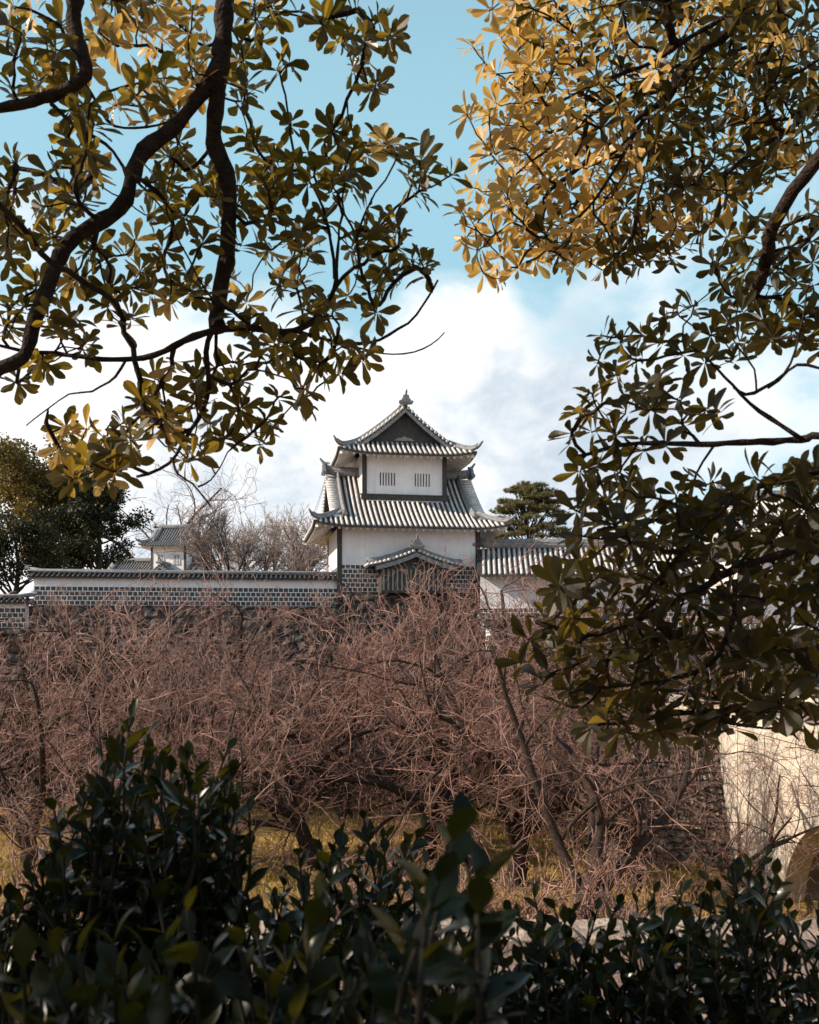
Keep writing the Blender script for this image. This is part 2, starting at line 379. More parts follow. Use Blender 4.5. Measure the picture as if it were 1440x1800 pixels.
    # end ornaments of the ridge
    for e in (-1, 1):
        om = MB(); s = orn
        out = [(-.30, -.25), (-.52, -.22), (-.62, -.05), (-.50, .10), (-.42, .05), (-.38, .22), (-.28, .30), (-.24, .55), (.24, .55), (.28, .30), (.38, .22), (.42, .05), (.50, .10), (.62, -.05), (.52, -.22), (.30, -.25)]
        ring = np.array(out) * s
        for (d0, d1, k, dz) in ((0, .16, 1., 0), (.16, .22, .72, .06)):
            n_ = len(ring); Vs = np.concatenate([T(np.full(n_, e * (R + .06 + d)), ring[:, 0] * k, zr + .28 + dz + ring[:, 1] * k) for d in (d0, d1)])
            om.add(Vs, [tuple(range(n_))], [tuple(range(2 * n_ - 1, n_ - 1, -1))], [(i, i + n_, (i + 1) % n_ + n_, (i + 1) % n_) for i in range(n_)])
        om.tube1(T(np.array([e * (R - .1), e * (R + .18), e * (R + .42)]), np.zeros(3), zr + .28 + np.array([.55, .60, .92]) * s), np.array([.11, .11, .07]) * s, 10)
        for y in (-.5, .5): om.tube1(T(np.array([e * (R + .03), e * (R + .30)]), np.full(2, y * s), zr + .28 - .06 * s), .13 * s, 10)
        om.build('ridge_ornament', 'tile_ridge', roof)
    # gables: recessed board wall, barge boards, pale king-post plate
    for e in (-1, 1):
        ug = R - hood if not gable_end else R - .5
        vb = (B - E) if not gable_end else B - .5
        v = np.linspace(-vb, vb, 25); zt = h(B - np.abs(v)) - th - .01; zb = np.full_like(v, h(E + (hood if not gable_end else 0)) - .02 if not gable_end else h(.5) - .3)
        zt = np.maximum(zt, zb + .01)
        gm = MB(); V = np.stack([T(e * np.full_like(v, uu), v, z_) for uu in (ug, ug - .12) for z_ in (zb, zt)], 1)   # (n,4,3)
        i = np.arange(24)[:, None] * 4; gm.add(V, np.concatenate([i, i + 4, i + 5, i + 1], 1), np.concatenate([i + 2, i + 3, i + 7, i + 6], 1), np.concatenate([i + 1, i + 5, i + 7, i + 3], 1))
        gm.build('gable', 'dark_timber', roof)
        bb = MB()
        for sg in (-1, 1):
            vv = np.linspace(0.0, vb + .25 * (not gable_end), 14); bb.sweep(T(e * np.full_like(vv, R - .03), sg * vv, h(B - vv) - th - .27), .07, .27)
        bb.build('barge_board', 'tile_ridge', roof)
        kp = MB(); zc = h(E + hood) if not gable_end else h(.5)
        pl = np.array([(-.95, .18), (.95, .18), (.6, .42), (.22, .47), (0, .62), (-.22, .47), (-.6, .42)]) * (H / 3.6) * min(1, orn)
        n_ = len(pl); Vs = np.concatenate([T(np.full(n_, e * (ug + d)), pl[:, 0], zc + pl[:, 1]) for d in (.004, .10)])
        kp.add(Vs, [tuple(range(n_))], [tuple(range(2 * n_ - 1, n_ - 1, -1))], [(i, i + n_, (i + 1) % n_ + n_, (i + 1) % n_) for i in range(n_)])
        kp.build('gable_beam', 'wood_light', roof)
    # plastered eaves
    if soffit:
        sf = MB(); off = th + .015
        for sg in (-1, 1):
            rf = MB()
            us = np.linspace(-A + .18, A - .18, 40)[:, None]; d = np.minimum(ov + .25, np.maximum(A - np.abs(us), .2)) if not gable_end else np.full_like(us, ov + .25)
            vs = B - .13 - (d - .13) * np.linspace(0, 1, 7)[None]; sf.slab(T(us, sg * vs, h(B - vs) + lift(us, vs) - off), .05)
            nr = int(2 * (A - .35) / .46); ur = (np.arange(nr) - (nr - 1) / 2) * .46
            for u in ur:
                dd = ov + .2 if gable_end else min(ov + .2, A - abs(u))
                if dd < .3: continue
                vs = np.linspace(B - .16, B - dd, 6); rf.sweep(T(np.full(6, u), sg * vs, h(B - vs) + lift(np.full(6, u), vs) - off - .05 - .13), .14, .13)
            rf.build('rafters', 'eave_plaster', roof)
        if not gable_end:
            for e in (-1, 1):
                rf = MB()
                vs = np.linspace(-B + .18, B - .18, 40)[:, None]; d = np.minimum(ov + .25, np.maximum(B - np.abs(vs), .2))
                us = A - .13 - (d - .13) * np.linspace(0, 1, 7)[None]; sf.slab(T(e * us, vs, h(A - us) + lift(us, vs) - off - .006), .05)
                nr = int(2 * (B - .35) / .46); vr = (np.arange(nr) - (nr - 1) / 2) * .46
                for v in vr:
                    dd = min(ov + .2, B - abs(v))
                    if dd < .3: continue
                    us = np.linspace(A - .16, A - dd, 6); rf.sweep(T(e * us, np.full(6, v), h(A - us) + lift(us, np.full(6, v)) - off - .056 - .13), .14, .13)
                for sg in (-1, 1):
                    k = np.linspace(.04, 1, 8); u = A - .15 - (ov) * k; v = B - (A - u); rf.sweep(T(e * u, sg * v, h(A - u) + lift(u, v) - off - .30), .2, .24)
                rf.build('rafters', 'eave_plaster', roof)
        sf.build('eave_soffit', 'eave_plaster', roof, True)
    return roof

# ------------------------------------------------------------------ the two-storey corner turret
TH = R_(10)
tower = thing('castle_turret', 'white two-storey castle turret with grey tiled roofs and dark corner posts', 'turret', (P(598, 1040, 60)[0], 60, P(598, 1040, 60)[2]), TH)
W1, D1, H1 = 9.3, 9.0, 4.4
W2, D2, F2 = 5.8, 5.2, 1.9
x2 = (W1 - W2) / 2; Z0 = float(tower.location.z)
ZE1 = 8.82 - Z0; ZE2 = 13.98 - Z0          # eave heights over the turret's base
m = MB(); m.box((0, 0, 0), (W1, D1, H1)); m.build('wall', 'plaster', tower)
m = MB()                                      # tile clad base, 25 mm proud
for lo, hi in (((-.02, -.025, .0), (W1 + .02, 0, 1.78)), ((-.025, 0, 0), (0, D1, 1.78)), ((W1, 0, 0), (W1 + .025, D1, 1.78))): m.box(lo, hi)
m.build('tile_cladding', 'namako', tower)
for x in (0, W1):
    m = MB(); m.box((x - .19 if x == 0 else x - .12, -.07, -.1), (x + .12 if x == 0 else x + .19, .24, H1)); m.build('corner_post', 'dark_timber', tower)
m = MB(); m.box((-.06, D1 - .2, 0), (.05, D1 + .05, H1)); m.build('corner_post', 'dark_timber', tower)
m = MB(); m.box((-.15, -.09, -.25), (W1 + .15, .1, -.003)); m.build('sill_beam', 'dark_timber', tower)
# upper storey with two slatted openings
zb, zt = 10.75 - Z0, 14.35 - Z0
wz0, wz1 = 12.0 - Z0, 12.9 - Z0
wx = [(x2 + 1.12, x2 + 2.28), (x2 + 3.55, x2 + 4.71)]
m = MB(); y0, y1 = F2, F2 + .22
m.box((x2, y0, zb), (x2 + W2, y1, wz0)); m.box((x2, y0, wz1), (x2 + W2, y1, zt))
for lo, hi in ((x2, wx[0][0]), (wx[0][1], wx[1][0]), (wx[1][1], x2 + W2)): m.box((lo, y0, wz0), (hi, y1, wz1))
m.box((x2, y1, zb), (x2 + .2, F2 + D2, zt)); m.box((x2 + W2 - .2, y1, zb), (x2 + W2, F2 + D2, zt)); m.box((x2 + .2, F2 + D2 - .2, zb), (x2 + W2 - .2, F2 + D2, zt))
m.build('wall', 'plaster', tower)
for lo, hi in wx:
    b = MB(); b.box((lo - .1, y0 + .16, wz0 - .1), (hi + .1, y0 + .19, wz1 + .1)); w = b.build('window', 'dark_timber', tower)
    b = MB(); nb = 6; wd = (hi - lo) / (nb * 2 - 1 + .9)
    for i in range(nb + 1):
        c = lo + (hi - lo) * i / nb; b.box((max(lo, c - .055), y0 + .03, wz0), (min(hi, c + .055), y0 + .13, wz1))
    b.build('window_bars', 'plaster', w)
m = MB(); pw = .30
for x in (x2 - .04, x2 + W2 + .04 - pw): m = MB(); m.box((x, F2 - .07, zb), (x + pw, F2 + .2, zt - .12)); m.build('corner_post', 'dark_timber', tower)
m = MB(); m.box((x2 - .12, F2 - .13, 11.02 - Z0), (x2 + W2 + .12, F2 + .1, 11.32 - Z0)); m.box((x2 - .2, F2 - .16, 11.325 - Z0), (x2 + W2 + .2, F2 - .02, 11.40 - Z0)); m.build('sill_beam', 'dark_timber', tower)
for e in (x2 - .06, x2 + W2 - .06):
    m = MB(); m.box((e, F2 + .3, 11.05 - Z0), (e + .12, F2 + D2, 11.35 - Z0)); m.build('sill_beam', 'dark_timber', tower)
tiled_roof(tower, (W1 / 2, D1 / 2, ZE1), 'x', W1 / 2 + 1.85, D1 / 2 + 1.6, 4.2, W1 / 2 + .55, 1.6, 'grey tiled skirt roof with gables facing both sides', hood=.75)
tiled_roof(tower, (W1 / 2, F2 + D2 / 2, ZE2), 'y', D2 / 2 + 1.5, W2 / 2 + 1.85, 3.45, D2 / 2 + .35, 1.5, 'grey tiled top roof with its gable facing the moat', hood=.6, orn=.8)
# brackets under the upper eave
for k in (.18, .5, .82):
    m = MB(); x = x2 + W2 * k; m.sweep([(x, F2 - .9, 14.0 - Z0), (x, F2, 13.85 - Z0)], .22, .16); m.build('bracket', 'eave_plaster', tower)
# gabled stone-drop bay on the ground storey
bx, bw, bd = W1 * .52, 4.5, 1.15
m = MB(); m.box((bx - bw / 2, -bd, -.1), (bx + bw / 2, -.03, 1.72)); bay = m.build('bay', 'dark_timber', tower)
m = MB()
for i in range(15): x = bx - bw / 2 + .15 + i * (bw - .3) / 14; m.box((x - .05, -bd - .05, .05), (x + .05, -bd, 1.45))
m.build('bay_slats', 'wood_light', bay)
tr_ = tiled_roof(tower, (bx, -.75, 1.66), 'y', .85, 3.2, 1.0, .85, .5, 'low gabled roof over the dark bay', gable_end=True, a=.55, orn=.8, ridge_h=.3, soffit=False)

def wire(name, a, b, sag, label):
    p_ = np.linspace(0, 1, 14)[:, None]; q = np.array(a) + (np.array(b) - a) * p_; q[:, 2] -= sag * 4 * (p_ * (1 - p_))[:, 0]
    m = MB(); m.tube1(q, .018, 5); tag(m.build(name, 'wire', None, True), label, 'wire', 'wires at the turret roof')
wire('conductor_wire', P(576, 828, 64), P(538, 935, 68), .25, 'thin grey wire sagging from turret eave, outer one')
wire('conductor_wire', P(575, 834, 64), P(551, 912, 61), .15, 'thin grey wire hanging from turret eave, inner one')

# ------------------------------------------------------------------ walls, gate, bridge, stonework
def plaster_wall(px0, px1, Y0, Y1, ztop, rows, label, white=.55, skirt=0.):
    a = np.array([(px0 - 720) / FPX * Y0, Y0]); b = np.array([(px1 - 720) / FPX * Y1, Y1]); L = np.linalg.norm(b - a)
    zb = ztop - white - rows * .298 - .1
    t = thing('plaster_wall', label, 'wall', (*a, zb), math.atan2(*(b - a)[::-1]), 'white castle walls with tile cladding')
    hz = rows * .298
    m = MB(); m.box((0, 0, 0), (L, .7, hz + white)); m.build('wall', 'plaster', t)
    m = MB(); m.box((-.02, -.03, 0), (L + .02, 0, hz + .02)); m.box((-.03, 0, 0), (0, .7, hz + .02)); m.build('tile_cladding', 'namako', t)
    if rows: m = MB(); m.box((-.03, -.05, -.36), (L + .03, .75, -.003)); m.build('footing', 'castle_stone', t)
    tiled_roof(t, (L / 2, .35, hz + white + .05), 'x', L / 2 + .35, .72, .26, L / 2, .38, soffit=False, gable_end=True, sp=.31, tr=.085, verge=False, orn=.3, ridge_h=.12, th=.10, rowmat='tile_dark')
    return t
plaster_wall(60, 594, 57.6, 60.3, P(60, 1012, 57.6)[2], 4, 'long white plaster wall with black tile grid left of the turret', .56)
plaster_wall(-160, 44, 54.5, 55, P(0, 1057, 54.5)[2], 4, 'short low white wall with black tile grid at far left', .28)
plaster_wall(862, 990, 55, 56.5, P(862, 1098, 55)[2], 3, 'low white wall half hidden by twigs beneath the gate roof', .55)

# gate wing with a long tiled roof right of the turret
gx0, gx1 = P(846, 0, 58.6)[0], P(1215, 0, 61)[0]
gate = thing('gate_wing', 'long low gate wing with pale tiled roof right of the turret', 'gatehouse', (gx0, 59.4, 2.0), R_(-4))
L = gx1 - gx0; m = MB(); m.box((0, 0, 0), (L, 5, 3.6)); m.build('wall', 'plaster', gate)
m = MB(); m.box((-.02, -.03, 0), (L, 0, 1.5)); m.build('tile_cladding', 'namako', gate)
tiled_roof(gate, (L / 2, 2.5, 3.62), 'x', L / 2 + .2, 3.7, 2.0, L / 2, 1.2, gable_end=True, a=.8, verge=False, orn=.7)
# main gatehouse, mostly hidden by leaves
gh = thing('gatehouse', 'large tiled castle gatehouse half hidden behind evergreen leaves', 'gatehouse', (P(1300, 0, 66)[0], 64.5, 2.6), R_(6))
W, D = 15., 7.
m = MB(); m.box((0, 0, 0), (W, D, 5.9)); m.build('wall', 'plaster', gh)
for k in range(6):
    m = MB(); x = k * (W - .3) / 5; m.box((x, -.06, 0), (x + .3, .1, 5.8)); m.build('post', 'dark_timber', gh)
tiled_roof(gh, (W / 2, D / 2, 5.8), 'x', W / 2 + 1.9, D / 2 + 1.8, 3.6, W / 2 + .3, 1.7)

# castle stone wall, battered
def batter(name, label, top, bot, z0, z1, material, wave=.06, nseg=60):
    # top / bottom: polylines of equal length (x,y); curved batter
    top, bot = np.array(top, float), np.array(bot, float); pt, pb = [], []
    for i in range(len(top) - 1):
        k = np.linspace(0, 1, nseg, endpoint=(i == len(top) - 2))[:, None]; pt.append(top[i] + (top[i + 1] - top[i]) * k); pb.append(bot[i] + (bot[i + 1] - bot[i]) * k)
    pt, pb = np.concatenate(pt), np.concatenate(pb); n = len(pt); kz = np.linspace(0, 1, 30)
    G = np.zeros((n, 30, 3)); f = (1 - kz) ** 1.5
    G[:, :, :2] = pt[:, None] + (pb - pt)[:, None] * f[None, :, None]; G[:, :, 2] = z0 + (z1 - z0) * kz
    G[:, :, 1] += rng.normal(size=(n, 30)) * wave * (kz < .98)
    m = MB(); ix = np.arange(n * 30).reshape(n, 30); m.add(G, np.stack([ix[:-1, :-1], ix[1:, :-1], ix[1:, 1:], ix[:-1, 1:]], -1).reshape(-1, 4))
    c = np.concatenate([pt, [[pt[-1, 0], pt[-1, 1] + 6], [pt[0, 0], pt[0, 1] + 6]]]); nn = len(c)
    m.add(np.c_[c, np.full(nn, z1 - .01)], [tuple(range(nn))])
    return tag(m.build(name, material), label, 'stone wall')
tl = tower.location
batter('stone_rampart', 'high dark dry-stone rampart right under the turret',
       [(tl.x - .3, 62), (tl.x - .28, 59.8), (tl.x - .25, 59.6), (tl.x + W1 * .985 + .3, 61.2), (tl.x + W1 * .985 + .5, 63)], [(tl.x - .9, 60), (tl.x - .8, 56.5), (tl.x - .6, 55.7), (tl.x + W1 + 2, 57.4), (tl.x + W1 + 2.4, 63)], GZ - .3, Z0 - .26, 'castle_stone')
batter('stone_rampart', 'dark stone rampart under the long white wall', [(-60, 54.9), (-27, 57.2), (tl.x - .32, 59.9)], [(-60, 51.2), (-27, 53.5), (tl.x - .9, 56.3)], GZ - .3, P(60, 1065, 57.6)[2], 'castle_stone')
batter('stone_rampart', 'lower stone rampart under the gate wing right of the turret', [(4.75, 59.0), (40, 56.4)], [(4.75, 56.5), (40, 53.9)], GZ - .3, 2.03, 'castle_stone')

# bridge abutment and bridge
DK = -2.35
batter('bridge_abutment', 'brown stone abutment with sloping corner beside the pale bridge', [(10.9, 60), (10.6, 42.6), (14.42, 42.6)], [(8.8, 60), (8.6, 40), (14.42, 40)], GZ - .3, DK, 'abutment_stone', .08)
cp = MB(); cp.box((14.6, 41, DK - .4), (36, 60, DK)); cp.build('gate_forecourt_ground', 'earth', kind='structure')
bridge = thing('bridge', 'pale concrete arch bridge with sunlit side wall', 'bridge', (14.4, 0, 0))
yb = np.concatenate([np.linspace(8, 25.8, 12), np.linspace(25.9, 35.1, 60), np.linspace(35.2, 43.5, 8)])
cy, cz, r = 30.5, -9.4, 4.6
zb_ = np.where(np.abs(yb - cy) < r, cz + np.sqrt(np.maximum(r * r - (yb - cy) ** 2, 0)), GZ - .3); zb_ = np.maximum(zb_, GZ - .3)
def arch_strip(x0, x1, yy, lo, hi):
    n = len(yy); V = np.stack([np.c_[np.full(n, x), yy, z] for x in (x0, x1) for z in (lo, hi)], 1); i = np.arange(n - 1)[:, None] * 4
    m = MB(); m.add(V, np.concatenate([i, i + 1, i + 5, i + 4], 1), np.concatenate([i + 2, i + 6, i + 7, i + 3], 1), np.concatenate([i + 1, i + 3, i + 7, i + 5], 1), np.concatenate([i, i + 4, i + 6, i + 2], 1), [(0, 2, 3, 1)], [tuple(4 * (n - 1) + np.array([0, 1, 3, 2]))])
    return m
arch_strip(0, .8, yb, zb_, np.full_like(yb, DK)).build('side_wall', 'concrete', bridge)
arch_strip(5.6, 6.4, yb, zb_, np.full_like(yb, DK)).build('side_wall', 'concrete', bridge)
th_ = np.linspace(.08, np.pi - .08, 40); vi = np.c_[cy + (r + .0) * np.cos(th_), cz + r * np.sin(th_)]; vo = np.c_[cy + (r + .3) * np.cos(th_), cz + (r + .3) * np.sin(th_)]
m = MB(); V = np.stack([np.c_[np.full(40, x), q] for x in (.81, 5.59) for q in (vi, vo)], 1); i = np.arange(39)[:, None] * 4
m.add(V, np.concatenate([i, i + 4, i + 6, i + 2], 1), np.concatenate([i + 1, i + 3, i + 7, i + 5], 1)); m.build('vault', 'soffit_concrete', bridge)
m = MB(); V = np.stack([np.c_[np.full(40, x), q] for x in (-.06, -.003) for q in (vi + (0, .0), vo + (0, .12))], 1)
m.add(V, np.concatenate([i, i + 1, i + 5, i + 4], 1), np.concatenate([i + 1, i + 3, i + 7, i + 5], 1), np.concatenate([i, i + 4, i + 6, i + 2], 1)); m.build('arch_ring', 'concrete', bridge)
m = MB(); m.box((.8, 8, DK - .5), (5.6, 43.5, DK - .01)); m.build('deck', 'concrete', bridge)
for x in (-.12, 6.1):
    m = MB(); m.box((x, 8, DK + .003), (x + .42, 52, DK + .12)); m.box((x + .06, 8, DK + .12), (x + .36, 52, DK + .62)); m.box((x, 8, DK + .62), (x + .42, 52, DK + .8)); m.build('parapet', 'concrete', bridge)
for y in (12, 18, 24, 36.9, 39.9):
    m = MB(); m.box((-.012, y, GZ), (-.003, y + .045, DK - .05)); m.build('joint_line', 'soffit_concrete', bridge)

# picket fence by the gate
f = thing('picket_fence', 'pale bamboo picket fence on the gate forecourt behind leaves', 'fence', (P(1290, 0, 56)[0], 56, DK))
m = MB()
for k in range(34): x = k * .13; m.tube1([(x, 0, 0), (x + .01, 0, 1.95 + .04 * math.sin(k * 5))], .042, 7)
m.build('pickets', 'bamboo', f)
for z in (.5, 1.5): m = MB(); m.tube1([(-.1, .07, z), (4.5, .07, z)], .04, 7); m.build('rail', 'bamboo', f)

# two passers-by behind the parapet
def person(x, y, z, rz, coat, label, pose):
    t = thing('person', label, 'person', (x, y, z), rz, 'people on the bridge')
    # body as one skinned surface
    nodes = [(0, 0, .92, .125), (0, 0, 1.12, .115), (0, 0, 1.32, .135), (0, 0, 1.45, .055), (0, -.01, 1.52, .06), (0, -.02, 1.60, .088), (0, -.01, 1.68, .06)]
    E = [(0, 1), (1, 2), (2, 3), (3, 4), (4, 5), (5, 6)]
    for s in (-1, 1):
        b = len(nodes); nodes += [(s * .17, 0, 1.39, .05), (s * .22, .01, 1.12, .04), (s * .20 * pose, -.16, .95, .03), (s * .19 * pose, -.24, .93, .026)]
        E += [(2, b), (b, b + 1), (b + 1, b + 2), (b + 2, b + 3)]
        b = len(nodes); nodes += [(s * .09, 0, .84, .085), (s * .10, -.02, .48, .06), (s * .10, .01, .09, .04), (s * .11, -.15, .04, .035)]
        E += [(0, b), (b, b + 1), (b + 1, b + 2), (b + 2, b + 3)]
    me = bpy.data.meshes.new('body'); me.from_pydata([q[:3] for q in nodes], E, []); me.materials.append(MATS['skin'])
    o = bpy.data.objects.new('body', me); COL.objects.link(o); o.parent = t
    o.modifiers.new('skin', 'SKIN'); sd = o.modifiers.new('sub', 'SUBSURF'); sd.levels = sd.render_levels = 2
    for v, q in zip(me.skin_vertices[0].data, nodes): v.radius = (q[3], q[3])
    me.skin_vertices[0].data[0].use_root = True
    c = MB()
    def ell(lv):
        th = np.linspace(0, 2 * np.pi, 14, endpoint=False); V = np.stack([np.c_[rx * np.cos(th), ry * np.sin(th), np.full(14, zz)] for zz, rx, ry in lv]); K = len(lv)
        i = np.arange(14); j = (i + 1) % 14; c.add(V, np.concatenate([np.stack([k * 14 + i, k * 14 + j, k * 14 + 14 + j, k * 14 + 14 + i], 1) for k in range(K - 1)]))
    ell([(.68, .21, .17), (.9, .19, .155), (1.12, .175, .14), (1.3, .205, .15), (1.42, .16, .12), (1.47, .075, .075)])
    for s in (-1, 1): c.tube1([(s * .17, 0, 1.40), (s * .225, .01, 1.12), (s * .21 * pose, -.15, .96)], [.085, .07, .055], 10)
    c.build('coat', coat, t, True)
    g = MB()
    for s in (-1, 1): g.tube1([(s * .09, 0, .86), (s * .10, -.02, .48), (s * .10, .01, .08)], [.12, .085, .07], 10)
    g.build('trousers', 'trouser', t, True)
    hm = MB(); th = np.linspace(0, 2 * np.pi, 14, endpoint=False); lv = [(1.50, .08, .05), (1.56, .105, .045), (1.63, .108, .03), (1.69, .092, .02), (1.735, .05, .01), (1.745, .005, .01)]
    V = np.stack([np.c_[r_ * np.cos(th), np.where(np.sin(th) < -.2, r_ * np.sin(th) * (.6 if zz < 1.65 else 1), r_ * np.sin(th)) + oy, np.full(14, zz)] for zz, r_, oy in lv]); i_ = np.arange(14); j_ = (i_ + 1) % 14
    hm.add(V, np.concatenate([np.stack([k * 14 + i_, k * 14 + j_, k * 14 + 14 + j_, k * 14 + 14 + i_], 1) for k in range(5)])); hm.build('hair', 'hair', t, True)
    return t
person(P(1210, 0, 47)[0] + .6, 47, DK, .9, 'coat_pink', 'dark-haired person in a red coat behind the bridge parapet', .8)
person(P(1228, 0, 47.5)[0] + .6, 47.5, DK - .12, 1.3, 'coat_orange', 'person in an orange coat beside the one in red', 1.)

# kerb stones along the edge of the near path: each stone a thing
xk = -6.
for k in range(14):
    w = .78 + .22 * rng.random(); m = MB(); n = 8
    G = np.zeros((n, 6, 3)); G[..., 0] = np.linspace(0, w - .025, n)[:, None]; G[..., 1] = np.linspace(0, .33, 6)
    G[..., 2] = .10 + rng.normal(size=(n, 6)) * .006; G[0, :, 2] -= .02; G[-1, :, 2] -= .02; G[:, 0, 2] -= .025; G[:, -1, 2] -= .02
    m.slab(G, .12); o = m.build('kerb_stone', 'kerb_stone', None, False); o.location = (xk, 4.52 + rng.normal() * .012, 0.02); xk += w
    tag(o, 'rough grey kerb stone edging the path behind the shrubs', 'kerb stone', 'kerb stones along the path')

# ------------------------------------------------------------------ bare trees
def children(Pp, Rp, nchild, length, spread, K, jit, up, t0=.25, rs=.6, tipr=.35, lenvar=.35):
    N, Kp, _ = Pp.shape; n = N * nchild
    idx = np.repeat(np.arange(N), nchild)
    t = t0 + (1 - t0) * (np.tile((np.arange(nchild) + .5) / nchild, N) + rng.uniform(-.5, .5, n) / nchild); t = np.clip(t, 0, .999) * (Kp - 1)
    k = t.astype(int); f = (t - k)[:, None]
    pos = Pp[idx, k] * (1 - f) + Pp[idx, k + 1] * f; tan = norm(Pp[idx, k + 1] - Pp[idx, k]); r0 = (Rp[idx, k] * (1 - f[:, 0]) + Rp[idx, k + 1] * f[:, 0]) * rs
    rv = rng.normal(size=(n, 3)); perp = norm(rv - (rv * tan).sum(1, keepdims=True) * tan)
    a = R_(spread) * rng.uniform(.6, 1.3, n)[:, None]; d = norm(tan * np.cos(a) + perp * np.sin(a) + np.array([0, 0, up]))
    ln = length * rng.uniform(1 - lenvar, 1 + lenvar, n)[:, None] * (1.1 - .35 * (t / (Kp - 1))[:, None])
    pts = [pos]; cv = rng.normal(size=(n, 3)) * jit * .85 * 6 / K
    for i in range(K - 1):
        d = norm(d + cv + rng.normal(size=(n, 3)) * jit * .55 + np.array([0, 0, up * .25])); pts.append(pts[-1] + d * ln / (K - 1))
    Pn = np.stack(pts, 1); Rn = r0[:, None] * np.linspace(1, tipr, K)[None]
    return Pn, Rn
def bare_tree(name, label, cat, group, h=2.2, r=.24, lv=None, bark='cherry_bark', twig='cherry_twig', lean=.25, rmin=.0045, loc=(0, 0, 0), mult=1):
    t = thing(name, label, cat, loc, 0, group)
    k = np.linspace(0, 1, 8)[:, None]; ln = rng.normal(size=2) * lean
    tr = np.concatenate([k * ln[0] * h + .08 * np.sin(k * 4), k * ln[1] * h, k * h - .3], 1)[None]; rr = (r * (1.25 - .4 * k[:, 0]))[None]
    rr[0, 0] *= 1.25
    m = MB(); m.tubes(tr, rr, 10); tw = MB(); Pp, Rp = tr, rr
    for i, q in enumerate(lv):
        Pp, Rp = children(Pp, Rp, *q); Rp = np.maximum(Rp, rmin * (2.6, 2.6, 2.4, 1.6, 1.)[i])
        (m if i < 2 else tw).tubes(Pp, Rp, 7 if i == 0 else 5 if i == 1 else 4 if i == 2 else 3, i < 3)
    m.build('trunk', bark, t, True); tw.build('crown', twig, t, True)
    return t
#        nchild len spread K jit up t0 rs tipr
CH = [(5, 7.6, 50, 11, .16, .10, .45, .66, .30), (6, 4.2, 52, 9, .22, .00, .15, .55, .30), (6, 2.3, 50, 8, .26, .02, .12, .48, .4), (4, 1.25, 46, 7, .30, .04, .1, .58, .5), (2, .6, 42, 5, .32, .06, .1, .75, .6)]
CN = [(5, 7.4, 52, 11, .18, .08, .45, .62, .28), (5, 4.2, 52, 9, .24, -.03, .15, .52, .30), (5, 2.2, 50, 8, .28, .0, .12, .48, .4), (4, 1.1, 46, 7, .30, .04, .1, .58, .5), (3, .5, 42, 5, .32, .06, .1, .72, .6)]
cg = 'bare cherry trees in the moat'
protos = [bare_tree('cherry_tree', 'x', 'tree', cg, 2.0 + .5 * i, .29, CH, lean=.22, rmin=.0062) for i in range(4)]
protos += [bare_tree('cherry_tree', 'x', 'tree', cg, 2.6 + .6 * i, .26, CN, lean=.3, rmin=.0042) for i in range(2)]
spots = [  # px, depth, base z offset, height of the top in the photo, rotation, label
 (-60, 50, 0, 1062, .3, 'bare cherry tree beneath the short low wall at far left'),
 (180, 52, 0, 1045, 1.7, 'bare cherry tree against the rampart beneath the long wall, left part'),
 (400, 53, 0, 1050, 2.9, 'bare cherry tree against the rampart beneath the long wall, right part'),
 (610, 51, 0, 1015, 4.1, 'bare cherry tree against the rampart below the turret corner'),
 (800, 50, 0, 1000, 5.2, 'bare cherry tree against the rampart below the turret bay'),
 (960, 52, 0, 1000, .9, 'bare cherry tree below the low white wall by the gate'),
 (60, 54, 0, 1058, 5.5, 'bare cherry tree right under the left end of the long wall'),
 (290, 54.5, 0, 1062, .6, 'bare cherry tree right under the middle of the long wall'),
 (505, 54.5, 0, 1050, 2.2, 'bare cherry tree right under the right end of the long wall'),
 (60, 39, 0, 1120, 2.2, 'bare cherry tree in mid moat at the left frame edge'),
 (330, 41, 0, 1140, 3.3, 'bare cherry tree in mid moat behind the tall shrub'),
 (560, 40, 0, 1100, 4.9, 'bare cherry tree in mid moat left of the blurred shoot'),
 (735, 41, 0, 1045, 5.9, 'bare cherry tree in mid moat below the turret'),
 (900, 37, 0, 1035, .15, 'bare cherry tree with thick dark trunk right of the blurred shoot'),
 (1120, 36.5, 0, 1165, 1.3, 'bare cherry tree in front of the brown stone abutment'),
 (1330, 31.0, 0, 1285, 2.6, 'bare cherry tree with twigs across the pale bridge wall'),
 (1470, 28, 0, 1270, .5, 'bare cherry tree with twigs before the bridge arch'),
 (150, 29, .0, 1170, 3.8, 'bare cherry tree nearest the tall left shrub'),
 (480, 28, .0, 1215, 5.0, 'bare cherry tree nearest, between the two tall shrubs'),
 (975, 27, .2, 970, 5.4, 'bare cherry tree nearest, with boughs reaching up before the turret'),
 (1130, 57, 6.2, 955, 2.0, 'small bare cherry tree on the gate forecourt before the gate wing'),
 (960, 57, 6.0, 1040, .6, 'small bare cherry tree beside the low white wall by the gate'),
 (1290, 58, 6.2, 965, 3.1, 'small bare cherry tree before the large gatehouse'),
]
for i, (px, Y, dz, s, rz, lab) in enumerate(spots):
    k = 4 + i % 2 if Y < 32 else i % 4; q = P(px, s, Y); loc = (q[0], Y, GZ + dz); s = (q[2] - loc[2]) / max(c[2] for c in protos[k].children[1].bound_box)
    if i < 4 or i in (15, 16): o = protos[k]; o.location = loc; o.rotation_euler = (0, 0, rz); o.scale = (s,) * 3; o['label'] = lab
    else: copy_thing(protos[k], loc, rz, lab, s)
